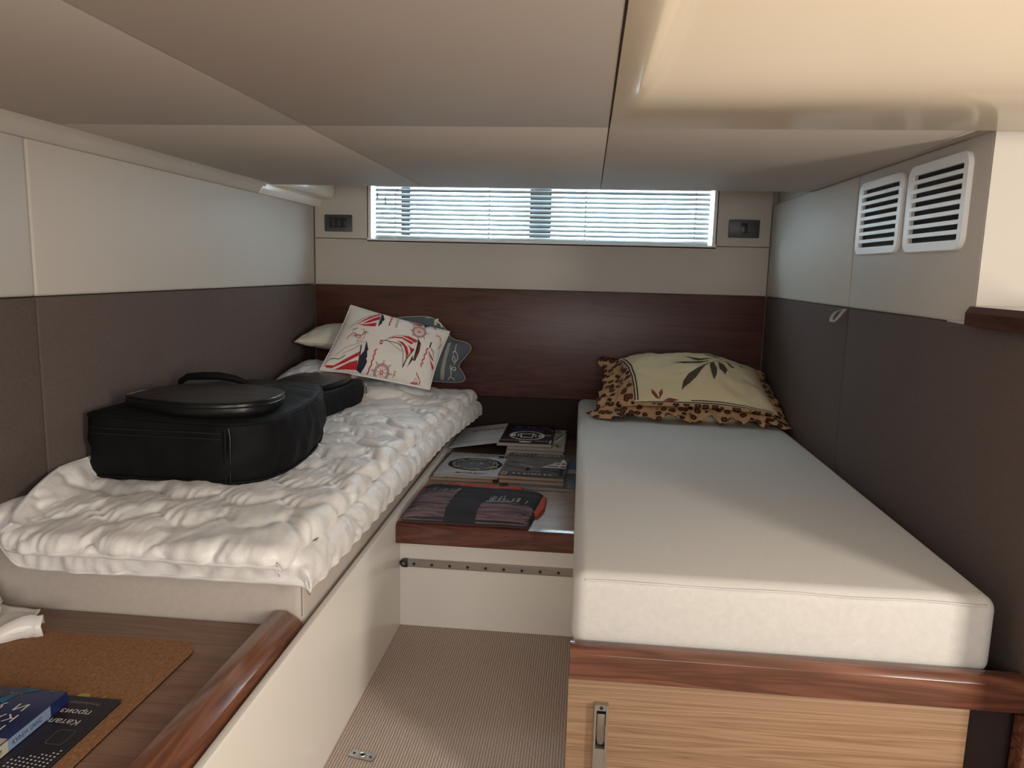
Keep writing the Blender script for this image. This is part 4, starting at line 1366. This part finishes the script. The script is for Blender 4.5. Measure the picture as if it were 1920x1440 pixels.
R = lambda pts, w: ribbon(pts, w)
T = poly_tri
motif('sailboat_print', [('navy', T([(885, 228), (905, 262), (898, 305), (905, 335), (890, 362), (866, 374), (852, 414), (835, 420), (795, 462), (840, 350)])),
                         ('red', T([(875, 236), (700, 300), (480, 418), (520, 406), (690, 332), (858, 264)])), ('red', T([(850, 285), (690, 355), (595, 402), (680, 394), (835, 347)])),
                         ('red', T([(525, 407), (640, 418), (780, 400), (762, 455), (690, 450), (600, 436)])), ('ink', R([(882, 226), (700, 282), (500, 375), (415, 450)], 5)), ('ink', R([(850, 290), (800, 450)], 4)), ('ink', R([(600, 405), (800, 352)], 3))])
motif('sailboat_print', [('navy', T([(1455, 345), (1550, 375), (1545, 395), (1522, 400), (1515, 425), (1482, 425), (1450, 452), (1462, 400)])), ('red', T([(1070, 250), (1200, 285), (1450, 335), (1445, 354), (1200, 308), (1100, 276)])),
                         ('red', T([(1220, 335), (1330, 375), (1432, 385), (1412, 428), (1330, 402)])), ('ink', R([(1070, 250), (1130, 300), (1250, 350), (1330, 400)], 4)), ('ink', R([(1450, 345), (1440, 440)], 4))])
motif('sailboat_print', [('navy', T([(590, 790), (625, 655), (633, 690), (641, 760), (649, 772), (628, 800), (631, 870), (616, 890), (631, 930), (600, 990), (560, 1040), (500, 1012), (535, 850)])),
                         ('ink', R([(553, 705), (525, 880), (503, 1005)], 15)), ('red', T([(80, 920), (200, 938), (530, 795), (515, 850), (350, 915), (180, 965), (110, 955)])), ('red', T([(215, 985), (400, 920), (505, 905), (500, 1008), (350, 992)])),
                         ('ink', R([(145, 850), (200, 852), (262, 868), (340, 828)], 9)), ('ink', R([(618, 660), (480, 685), (350, 722), (210, 815)], 4)), ('ink', R([(540, 705), (430, 760), (300, 800)], 4)), ('ink', R([(80, 905), (110, 880), (150, 850)], 4))])
motif('sailboat_print', [('ink', T([(1350, 625), (1388, 690), (1368, 790), (1302, 915), (1268, 915), (1300, 820), (1330, 720)])), ('red', R([(1372, 690), (1345, 790), (1285, 905)], 8)), ('ink', T([(1265, 845), (1270, 900), (1185, 997)])),
                         ('ink', R([(1290, 765), (1180, 890), (1120, 998)], 14)), ('red', T([(910, 642), (1000, 602), (1120, 602), (1290, 682), (1250, 702), (1120, 622), (1010, 617)])), ('red', T([(1120, 585), (1220, 598), (1340, 660), (1310, 682), (1200, 622)])),
                         ('red', T([(1050, 650), (1130, 670), (1190, 740), (1210, 820), (1170, 905), (1170, 830), (1150, 740), (1100, 682)])), ('red', T([(1200, 705), (1240, 745), (1285, 765), (1240, 817), (1230, 760)])),
                         ('ink', R([(850, 655), (950, 670), (1060, 690), (1110, 732)], 9)), ('ink', R([(930, 672), (1030, 740), (1120, 802)], 4)), ('ink', R([(1090, 690), (1130, 800), (1125, 990)], 6)), ('ink', R([(880, 660), (960, 605), (1080, 580), (1210, 592), (1345, 660)], 5)),
                         ('red', T([(815, 650), (852, 660), (836, 714), (800, 706)])), ('ink_white', T([(818, 670), (838, 675), (832, 695), (812, 690)]))])
motif('sailboat_print', [('red', T([(1510, 780), (1550, 830), (1590, 880), (1570, 885), (1530, 835)])), ('red', T([(1530, 880), (1570, 920), (1600, 965), (1570, 990)])), ('ink', R([(1540, 660), (1520, 730)], 18)), ('ink', R([(1520, 725), (1570, 780), (1592, 850)], 7)), ('ink', R([(1550, 745), (1610, 790)], 4)), ('ink', R([(1505, 775), (1540, 900), (1580, 995)], 5))])
for w_ in ([(1035, 275), (1008, 298), (1010, 328), (983, 350), (988, 378), (958, 398), (967, 420), (943, 442)], [(762, 772), (733, 800), (738, 835), (710, 862), (717, 897), (688, 930), (692, 967), (664, 1002), (662, 1030), (643, 1054)],
           [(1500, 740), (1466, 770), (1472, 802), (1438, 835), (1442, 872), (1406, 902), (1417, 937), (1386, 952), (1396, 982)], [(1600, 385), (1622, 402), (1588, 425), (1617, 440), (1592, 465)]):
    motif('wave_print', [('red', R(w_, 17))])
def wheel(cx, cy, r, rot=0.2):
    it = [('pink', ribbon(circle2(cx, cy, r * 0.8, r * 0.72, 32), r * 0.2, True)), ('ink', ribbon(circle2(cx, cy, r * 0.92, r * 0.83, 32), r * 0.035, True)), ('ink', ribbon(circle2(cx, cy, r * 0.68, r * 0.61, 32), r * 0.03, True)), ('red', ribbon(circle2(cx, cy, r * 0.17, r * 0.15, 16), r * 0.1, True))]
    for k in range(8):
        a = rot + k * math.pi / 4
        c_, s_ = math.cos(a), math.sin(a) * 0.9
        it.append(('pink', R([(cx + c_ * r * 0.25, cy + s_ * r * 0.25), (cx + c_ * r * 0.66, cy + s_ * r * 0.66)], r * 0.07)))
        it.append(('ink', R([(cx + c_ * r * 0.95, cy + s_ * r * 0.95), (cx + c_ * r * 1.3, cy + s_ * r * 1.3)], r * 0.12)))
        it.append(('ink_white', R([(cx + c_ * r * 0.98, cy + s_ * r * 0.98), (cx + c_ * r * 1.26, cy + s_ * r * 1.26)], r * 0.055)))
    motif('wheel_print', it)
wheel(1370, 520, 105)
wheel(835, 1045, 112)
motif('anchor_print', [('red', dashes([(360, 598), (410, 555), (460, 525), (492, 545), (482, 590), (522, 606), (552, 575), (500, 558), (460, 560)], 12, 16, 5)), ('red', R([(590, 555), (630, 524), (652, 548)], 12)),
                       ('ink', R([(492, 655), (547, 652), (592, 612), (614, 560), (612, 512)], 5)), ('ink', R([(560, 488), (607, 490), (600, 512), (585, 560), (550, 610), (500, 640), (492, 655)], 5)), ('ink', R([(430, 572), (520, 572), (588, 560)], 5))])
motif('anchor_print', [('red', dashes([(1610, 562), (1650, 556), (1690, 585)], 12, 14, 5)), ('pink', dashes([(1690, 590), (1672, 640), (1690, 660), (1665, 700), (1650, 740)], 14, 14, 5)), ('ink', R([(1660, 590), (1700, 620), (1700, 670), (1665, 720)], 4))])
motif('anchor_print', [('red', dashes([(1325, 1052), (1345, 1085), (1370, 1112), (1386, 1150), (1362, 1172)], 16, 14, 6)), ('red', dashes([(1235, 1168), (1280, 1150), (1330, 1168), (1352, 1150)], 20, 16, 5)), ('ink', R([(1288, 1140), (1325, 1105), (1342, 1135), (1312, 1152)], 5))])
def word(s, o, d, size):
    """word on the cloth grid starting at o running along d (grid y points down)"""
    d = np.array(d, float) / np.linalg.norm(d)
    up = np.array((d[1], -d[0]))
    v2, f2 = text2(s, size, 0.2, 0.008, 1.15)
    return [(o[0] + d[0] * x_ + up[0] * y_, o[1] + d[1] * x_ + up[1] * y_) for x_, y_ in v2], f2
motif('lettering', [('ink', word('SAILING', (1090, 310), (-62, 165), 40))])
motif('lettering', [('ink', word('SAI', (1012, 1030), (-40, 95), 42))])
motif('lettering', [('ink', word('NILI', (512, 452), (-130, 52), 40))])

# yellow cream pillow with a leopard flounce on the right bed
PB = ((0.355, -0.46, 0.592), (1.0, -0.50, 0.588), (0.385, -0.10, 0.748), (0.985, -0.10, 0.722))
yp, ysf = pillow('pillow', 'cream pillow with brown leaf print and leopard flounce on the right bed', PB, 0.125, 'cotton_yellow', 0.05, 33, 0.010, 70, region=lambda u, v_: u < -0.875 - 0.14 * v_ or v_ < -0.965, extra_mat='leopard', p=2.3)
ymap = lambda u, v_, h: ysf(u, v_, h)
for lf in ([(0.21, -0.02), (0.06, -0.28), (-0.08, -0.44), (-0.147, -0.595), (-0.167, -0.80), (-0.087, -0.66), (0.013, -0.53), (0.113, -0.30)], [(-0.27, -0.06), (-0.075, -0.03), (0.233, 0.06), (0.048, -0.12), (-0.125, -0.15)],
           [(-0.13, 0.30), (0.083, 0.26), (0.316, 0.16), (0.145, 0.14), (-0.006, 0.19)], [(0.17, 0.48), (0.26, 0.44), (0.413, 0.26), (0.30, 0.28)], [(0.23, -0.02), (0.28, 0.02), (0.30, -0.2), (0.285, -0.41), (0.237, -0.574), (0.215, -0.40), (0.205, -0.22)],
           [(0.34, 0.06), (0.42, 0.03), (0.445, -0.19), (0.393, -0.40), (0.338, -0.24)], [(0.45, 0.14), (0.51, 0.12), (0.56, -0.03), (0.525, -0.06), (0.48, 0.06)], [(0.60, 0.22), (0.65, 0.18), (0.69, 0.06), (0.64, 0.12)]):
    put_print('leaf_print', [('ink_olive', T(lf))], ymap, yp, 0.0016, 0.05)
put_print('stem_print', [('ink_olive', R([(0.17, -0.06), (0.34, 0.08), (0.5, 0.16), (0.65, 0.24)], 0.012))], ymap, yp, 0.0016, 0.05)
for lf in ([(-0.54, -0.76), (-0.471, -0.86), (-0.43, -0.93), (-0.48, -0.91), (-0.53, -0.85)], [(-0.403, -0.77), (-0.445, -0.84), (-0.428, -0.93), (-0.395, -0.86)], [(-0.385, -0.945), (-0.312, -0.915), (-0.19, -0.93), (-0.267, -0.952)]):
    put_print('flower_print', [('ink_rust', T(lf))], ymap, yp, 0.0016, 0.05)
for d_ in (0.02, 0.055):
    put_print('stripe_print', [('ink', R([(-0.875 - 0.14 * v_ + d_, v_) for v_ in np.linspace(-0.93, 0.8, 24)], 0.016))], ymap, yp, 0.0016, 0.05)
for v0_, a0, a1 in ((-0.955, -0.72, 0.93), (-0.935, -0.05, 0.93)):
    put_print('stripe_print', [('ink', R([(u, v0_) for u in np.linspace(a0, a1, 40)], 0.010))], ymap, yp, 0.0016, 0.05)
# flounce strip round the border
ed = [(-1, v_) for v_ in np.linspace(1, -1, 50)] + [(u, -1) for u in np.linspace(-1, 1, 70)][1:] + [(1, v_) for v_ in np.linspace(-1, 1, 40)][1:]
cY = np.mean([np.array(q) for q in PB], 0)
V = []
nE = len(ed)
for i, (u, v_) in enumerate(ed):
    p = ysf(u * 0.985, v_ * 0.985)
    out_ = np.array((u * (1 if abs(u) > 0.999 else 0.15), v_ * (0.9 if abs(v_) > 0.999 else 0.1), 0.0))
    out_ /= np.linalg.norm(out_)
    w_ = 0.055 if v_ <= -0.999 else (0.075 if u < 0 else 0.045)
    for k, f in enumerate((0, 0.33, 0.66, 1.0)):
        n1_ = noise.noise(Vector((i * 0.11, 0.3, 1)))
        n2_ = noise.noise(Vector((i * 0.24, f * 0.8, 7)))
        cor = max(0, 1 - min(abs(abs(u) - 1) + abs(abs(v_) - 1), 0.25) / 0.25)
        q = p + out_ * w_ * f * (1 + 0.5 * n1_ + 0.35 * cor)
        q[2] += -0.034 * f + 0.028 * f * n2_ + (0.030 * f * cor if v_ > 0 else 0)
        q[1] += 0.02 * f * n2_
        q[0] = min(q[0], 1.028)
        q[2] = max(q[2], 0.5565 + 0.003 * f)
        V.append(tuple(q))
bm = bmesh.new()
vs = [bm.verts.new(q) for q in V]
fs = [bm.faces.new([vs[i] for i in f]) for f in grid_faces(4, nE)]
bmesh.ops.recalc_face_normals(bm, faces=fs)
bmesh.ops.solidify(bm, geom=fs, thickness=0.0025)
V, F = bm_data(bm)
o = new('flounce', V, F, 'leopard', yp, smooth=True)
o['label'] = 'leopard spotted flounce'

# ------------------------------------------------------------------ folded shirt on the shelf
ts = thing('folded_shirt', 'folded charcoal shirt with dusky photo print on the low shelf', 'shirt', (-0.09, -1.08, 0.3555))
SQ = [np.array(q) for q in ((-0.300, -1.243), (0.096, -1.243), (0.128, -0.945), (-0.296, -0.915))]
def shirt_top(u, v_, h=0.0):
    a, b_ = (u + 1) / 2, (v_ + 1) / 2
    P = SQ[0] * (1 - a) * (1 - b_) + SQ[1] * a * (1 - b_) + SQ[3] * (1 - a) * b_ + SQ[2] * a * b_
    e = (max(0, 1 - abs(u) ** 9) * max(0, 1 - abs(v_) ** 7)) ** 0.5
    z_ = 0.358 + 0.036 * e + 0.005 * e * noise.noise(Vector((u * 2 + 3, v_ * 4, 1))) + 0.0035 * e * math.sin(7 * v_ + 1.4 * u * u) * (0.3 + 0.7 * max(0, v_))
    z_ += 0.0012 * noise.noise(Vector((u * 16, v_ * 16, 5))) * e
    return np.array((P[0], P[1], z_ + h))


n = 70
us = [math.sin(q * math.pi / 2) * 0.55 + q * 0.45 for q in np.linspace(-1, 1, n)]
V = [tuple(shirt_top(u, v_)) for v_ in us for u in us] + [(shirt_top(u, v_)[0], shirt_top(u, v_)[1], 0.3563 if max(abs(u), abs(v_)) < 0.999 else 0.3575) for v_ in us for u in us]
g = grid_faces(n, n)
F = list(g) + [tuple(reversed([i + n * n for i in f])) for f in g]
edge = list(range(n)) + [j * n + n - 1 for j in range(1, n)] + [(n - 1) * n + i for i in range(n - 2, -1, -1)] + [j * n for j in range(n - 2, 0, -1)]
F += [(edge[(i + 1) % len(edge)], edge[i], edge[i] + n * n, edge[(i + 1) % len(edge)] + n * n) for i in range(len(edge))]
new('shirt_cloth', V, F, 'charcoal', ts, smooth=True)
gridp = lambda u0, u1, v0, v1, nu=14, nv=12: ([(u0 + (u1 - u0) * i / (nu - 1) + 0.012 * math.sin(j * 2.1) * (1 if 0 < i else 0), v0 + (v1 - v0) * j / (nv - 1) + 0.03 * math.sin(i * 1.7) * (1 if j == nv - 1 else 0)) for j in range(nv) for i in range(nu)], grid_faces(nu, nv))
o = put_print('photo_print', [('shirt_print', gridp(-0.99, -0.34, -0.9996, 0.30))], shirt_top, ts, 0.0014, 0.05)
o = put_print('photo_print', [('shirt_print', gridp(0.16, 0.97, -0.9996, -0.30))], shirt_top, ts, 0.0014, 0.05)
random.seed(5)
st = []
for k in range(26):
    u = -0.92 + 0.6 * random.random()
    st.append(R([(u, 0.18 + 0.1 * random.random()), (u + 0.04, 0.34 + 0.32 * random.random() * (0.4 + abs(u + 0.6)))], 0.008))
put_print('mast_print', [('ink_grey', q) for q in st], shirt_top, ts, 0.0018, 0.06)
st = []
for k in range(24):
    u = 0.22 + 0.62 * random.random()
    v0 = -0.30 + 0.1 * random.random()
    st.append(R([(u, v0), (u + 0.01, v0 + 0.12 + 0.25 * random.random())], 0.010 + 0.012 * random.random()))
st.append(T([(0.2, -0.32), (0.62, -0.34), (0.60, -0.24), (0.35, -0.20), (0.2, -0.22)]))
put_print('mast_print', [('ink_grey', q) for q in st], shirt_top, ts, 0.0018, 0.06)
for nm, poly, h in (('orange_lining', [(-0.30, -1.02), (-0.301, -0.925), (-0.235, -0.895), (-0.12, -0.886), (0.02, -0.892), (0.08, -0.93), (0.134, -0.98), (0.133, -1.08), (0.118, -1.15), (0.09, -1.15), (0.0, -1.0), (-0.2, -1.0)], 0.017),):
    o = prism(nm, poly, (0, 0, 0.3562), (1, 0, 0), (0, 1, 0), (0, 0, 1), h, 'orange', ts, 0.005)
    o['label'] = 'orange red lining peeking out'
V = []
for i, x_ in enumerate(np.linspace(-0.215, 0.045, 30)):
    for y_, z_ in ((-0.945, 0.384), (-0.925, 0.388 + 0.003 * math.sin(i * 0.8)), (-0.908, 0.381 + 0.003 * math.sin(i * 0.5)), (-0.900, 0.370)):
        V.append((x_, y_ + 0.004 * math.sin(i * 0.9), z_))
new('orange_lining', V, [tuple(reversed(f)) for f in grid_faces(4, 30)], 'orange', ts, smooth=True)['label'] = 'orange red neckline'

# ------------------------------------------------------------------ desk in front of the left bed
dk = thing('desk', 'wood topped desk with a walnut fiddle rail in the left foreground', 'desk', (-0.8, -2.45, 0.0))
box('desk_top', -1.39, -0.4305, -3.05, -1.942, 0.325, 0.350, 'desk_wood', dk, 0.001)
box('desk_carcass', -1.38, -0.332, -3.05, -1.945, 0.0, 0.325, 'gelcoat', dk)
V, F = prism_data([(-0.430, 0.326), (-0.430, 0.352), (-0.404, 0.386), (-0.376, 0.389), (-0.346, 0.371), (-0.3325, 0.351), (-0.3325, 0.326)], (0, -1.945, 0), (1, 0, 0), (0, 0, 1), (0, -1, 0), 1.1, 0.0012)
o = new('fiddle_rail', V, F, 'walnut_y', dk, smooth=True, angle=25)
o['label'] = 'raised walnut edge rail'

cm = thing('cork_mat', 'brown cork desk mat with rounded corner and black underside', 'mat', (-0.80, -2.4, 0.3503))
mat_poly = rrect(0.62, 0.80, 0.045, 8, -1.135, -2.843)
prism('mat_backing', [(x_ * 1.0, y_) for x_, y_ in mat_poly], (0, 0, 0.3503), (1, 0, 0), (0, 1, 0), (0, 0, 1), 0.0028, 'shade_black', cm)
prism('cork_sheet', mat_poly, (0, 0, 0.3531), (1, 0, 0), (0, 1, 0), (0, 0, 1), 0.0016, 'cork', cm)

# dark catalogue, turned upside down
t_ = thing('catalogue', 'black production catalogue lying upside down on the cork mat', 'catalogue', (-0.65, -2.41, 0.355))
box('catalogue_pages', -0.753, -0.5475, -2.56, -2.266, 0.3556, 0.3598, 'gloss_dark_grey', t_)
box('front_cover', -0.755, -0.5455, -2.562, -2.264, 0.3598, 0.3606, 'catalog', t_)
box('back_cover', -0.755, -0.5455, -2.562, -2.264, 0.3549, 0.3556, 'catalog', t_)
cs_ = plane_surf((-0.572, -2.30, 0.3606), (1, 0, 0), (0, 1, 0))
neg = ((-1, 0), (0, -1))
put_letters([('ink_grey', xf2(text2('Production Catalog', 0.0125, 0, 0, 1.0), (0.0, 0.021), *neg)), ('ink_white', xf2(text2('производства', 0.0195), (0.0, -0.002), *neg)), ('ink_white', xf2(text2('Каталог', 0.0195), (0.0, -0.030), *neg))], cs_, t_, 0.0003)
put_print('box_mark', [('ink_grey', ribbon(rrect(0.030, 0.037, 0.006, 4, -0.020, -0.0945), 0.0007, True))], cs_, t_, 0.0003)
dots = []
for i in range(9):
    for j in range(12):
        x_, y_ = 0.020 - i * 0.0075, -0.108 - j * 0.0075 + 0.001 * i
        if x_ > 0.022 - 0.0 or j < i * 0.55:
            continue
        dots.append(poly_tri(circle2(x_, y_, 0.0018, 0.0018, 8)))
put_print('dot_pattern', [('ink_white', merge2(dots))], cs_, t_, 0.0003)
gl = thing('green_leaflet', 'yellow green paper slip peeking out beneath the black catalogue', 'paper', (-0.61, -2.27, 0.3549))
V, F = prism_data([(-0.648, -2.30), (-0.640, -2.262), (-0.632, -2.2465), (-0.616, -2.2465), (-0.608, -2.262), (-0.600, -2.266), (-0.592, -2.259), (-0.583, -2.2465), (-0.586, -2.262), (-0.590, -2.30)], (0, 0, 0.35478), (1, 0, 0), (0, 1, 0), (0, 0, 1), 0.00012)
new('paper_slip', V, F, 'leaf_green', gl)

# blue paperback, upside down too
t_ = thing('paperback_book', 'blue paperback book on top of the black catalogue', 'book', (-0.70, -2.39, 0.3612))
bx0, bx1, by0, by1 = -0.775, -0.629, -2.505, -2.287
ez_ = Vector((0.0, 0, 1))
box('book_pages', bx0, bx1 - 0.002, by0 + 0.001, by1 - 0.001, 0.3618, 0.3822, 'paper', t_)
box('front_cover', bx0, bx1, by0, by1, 0.3822, 0.383, 'gloss_navy', t_, 0.0003)
box('back_cover', bx0, bx1, by0, by1, 0.3610, 0.3618, 'gloss_navy', t_)
box('book_spine', bx1 - 0.0012, bx1, by0, by1, 0.3612, 0.3829, 'gloss_navy', t_)
cs2 = plane_surf((-0.629, -2.287, 0.383), (1, 0, 0), (0, 1, 0))
put_print('cover_picture', [('gloss_teal', T([(-0.045, -0.002), (-0.075, -0.02), (-0.082, -0.05), (-0.10, -0.085), (-0.14, -0.10), (-0.145, -0.05), (-0.10, -0.04), (-0.07, -0.001)])), ('gloss_teal', T([(-0.018, -0.004), (-0.022, -0.008), (-0.030, -0.006), (-0.026, -0.002)])), ('ink_grey', ribbon([(-0.06, -0.026), (-0.14, -0.026)], 0.0006)),
                            ('gloss_haze', T([(0, -0.135), (0, -0.217), (-0.145, -0.217), (-0.145, -0.135)]))], cs2, t_, 0.0003)
put_letters([('ink_white', xf2(text2('И Я', 0.036, 0, 0.001, 1.25), (-0.030, -0.045), (-0.9, 0), (0, -0.75))), ('ink_white', xf2(text2('КА', 0.036, 0, 0.001, 1.1), (-0.026, -0.075), (-0.9, 0), (0, -0.75))), ('ink_white', xf2(text2('М', 0.036, 0, 0.001, 1.1), (-0.026, -0.103), (-0.9, 0), (0, -0.75))),
                        ('ink_grey', xf2(text2('Карен Линс', 0.011, 0.2), (-0.066, -0.015), (-1, 0), (0, -1)))], cs2, t_, 0.0006)
ss2 = plane_surf((-0.629, -2.287, 0.3612), (0, -1, 0), (0, 0, 1))
ssn = lambda u, v_, h: np.array((-0.629 + h, -2.287 - u, 0.3612 + v_))
put_print('spine_print', [('spine_blue', T([(0.042, 0.001), (0.136, 0.001), (0.136, 0.0205), (0.042, 0.0205)])), ('gloss_haze', T([(0.136, 0.001), (0.218, 0.001), (0.218, 0.0205), (0.136, 0.0205)])),
                          ('gloss_navy', xf2(text2('КАРЕН ЛИНС', 0.011, 0, 0.0, 1.1), (0.127, 0.0145), (-0.85, 0), (0, -1))), ('gloss_dark_grey', xf2(text2('ГИДЯ', 0.011), (0.17, 0.0145), (-0.7, 0), (0, -1)))], ssn, t_, 0.0002)

# opened white plastic bag at the left edge with bits in it
pb = thing('plastic_bag', 'crumpled opened white plastic bag on the cork mat', 'plastic bag', (-0.95, -2.10, 0.355))
def sheet(cor, nu, nv, hfun, seed, amp=0.004):
    c = [np.array(q, float) for q in cor]
    V = []
    for j in range(nv):
        for i in range(nu):
            a, b_ = i / (nu - 1), j / (nv - 1)
            p = c[0] * (1 - a) * (1 - b_) + c[1] * a * (1 - b_) + c[3] * (1 - a) * b_ + c[2] * a * b_
            p[2] += hfun(a, b_) + amp * noise.noise(Vector((a * 5 + seed, b_ * 5, seed))) + amp * 0.5 * abs(noise.noise(Vector((a * 11 + seed, b_ * 9, 2))))
            V.append(p)
    bm = bmesh.new()
    vs = [bm.verts.new(q) for q in V]
    fs = [bm.faces.new([vs[i] for i in f]) for f in grid_faces(nu, nv)]
    bmesh.ops.recalc_face_normals(bm, faces=fs)
    bmesh.ops.solidify(bm, geom=fs, thickness=0.0012)
    return bm_data(bm)


V, F = sheet([(-1.08, -2.16, 0.362), (-0.872, -2.085, 0.362), (-0.905, -1.995, 0.366), (-1.10, -1.985, 0.378)], 26, 20, lambda a, b_: 0.012 * (a - 0.3) ** 2 + 0.01 * abs(b_ - 0.4), 2)
new('bag_inside', V, F, 'plastic_film', pb, smooth=True)
V = []
nn_ = 26
for i in range(nn_):
    q = i / (nn_ - 1)
    bx, by = -0.848 - 0.215 * q, -2.062 - 0.165 * q + 0.008 * math.sin(q * 9)
    hgt = 0.030 + 0.010 * math.sin(q * 7 + 1) + 0.012 * noise.noise(Vector((q * 9, 1, 1)))
    fx, fy = -0.58, 0.81
    for dd, dz in ((-0.004, 0.0), (0.0, hgt * 0.55), (0.010, hgt), (0.022, hgt * 0.92), (0.034, hgt * 0.4), (0.040, 0.008)):
        w_ = 0.008 * noise.noise(Vector((q * 14, dz * 60, 7)))
        V.append((bx + fx * dd + w_, by + fy * dd + w_, 0.356 + dz + 0.3 * w_))
bm = bmesh.new()
vs = [bm.verts.new(q) for q in V]
fs = [bm.faces.new([vs[i] for i in f]) for f in grid_faces(6, nn_)]
bmesh.ops.recalc_face_normals(bm, faces=fs)
bmesh.ops.solidify(bm, geom=fs, thickness=0.0012)
V, F = bm_data(bm)
new('bag_rim', V, F, 'plastic_film', pb, smooth=True)


def lump(c, r, seed, amp=0.2, nu=28, nv=16, sq=(1, 1, 1)):
    V = []
    for j in range(nv):
        th = math.pi * j / (nv - 1)
        for i in range(nu):
            ph = 2 * math.pi * i / nu
            d = Vector((math.sin(th) * math.cos(ph), math.sin(th) * math.sin(ph), math.cos(th)))
            rr = r * (1 + amp * noise.noise(d * 1.6 + Vector((seed, 0, 0))) + amp * 0.5 * noise.noise(d * 4 + Vector((seed, 3, 0))))
            V.append((c[0] + d.x * rr * sq[0], c[1] + d.y * rr * sq[1], c[2] + d.z * rr * sq[2]))
    return V, [tuple(reversed(f)) for f in grid_faces(nu, nv, True)]


V, F = lump((-0.985, -2.055, 0.392), 0.030, 1, 0.08)
tag(new('round_bundle', V, F, 'ivory', smooth=True), 'pale round lump lying inside the opened white plastic bag', 'bundle')
V, F = lump((-0.958, -2.118, 0.378), 0.016, 5, 0.1, sq=(1.2, 0.8, 0.8))
tag(new('red_packet', V, F, 'red', smooth=True), 'small red item inside the opened white plastic bag', 'packet')
V, F = lump((-1.075, -1.99, 0.392), 0.052, 9, 0.3, 40, 24, (1.1, 0.8, 0.95))
tag(new('paper_bundle', V, F, 'plastic_film', smooth=True), 'crumpled white bundle on the desk against the left bed', 'bundle')

# ------------------------------------------------------------------ brass coloured lift plate in the carpet
fp = thing('floor_plate', 'small metal lift plate set in the carpet', 'plate', (-0.235, -1.86, 0.0))
yawp = -0.22
ex, ey = Vector((math.cos(yawp), math.sin(yawp), 0)), Vector((-math.sin(yawp), math.cos(yawp), 0))
V, F = prism_data(rrect(0.062, 0.026, 0.004, 3, -0.031, -0.013), (-0.235, -1.862, 0.0005), ex, ey, (0, 0, 1), 0.003)
new('plate', V, F, 'steel', fp)
tube('lift_ring', [tuple(Vector((-0.235, -1.862, 0.0045)) + ex * math.cos(q) * 0.008 + ey * math.sin(q) * 0.007) for q in np.linspace(0, 2 * math.pi, 20, endpoint=False)], 0.0014, 'steel', fp, 6, closed=True)
box('ring_shade', -0.2395, -0.2305, -1.8665, -1.8575, 0.0035, 0.0038, 'shade_black', fp)  # black square, paints the shade inside the ring
for d in (-0.021, 0.021):
    c = Vector((-0.235, -1.862, 0.0035)) + ex * d
    V, F = prism_data(circle2(0, 0, 0.0034, 0.0034, 12), c, ex, ey, (0, 0, 1), 0.0008)
    new('screw', V, F, 'screw', fp)
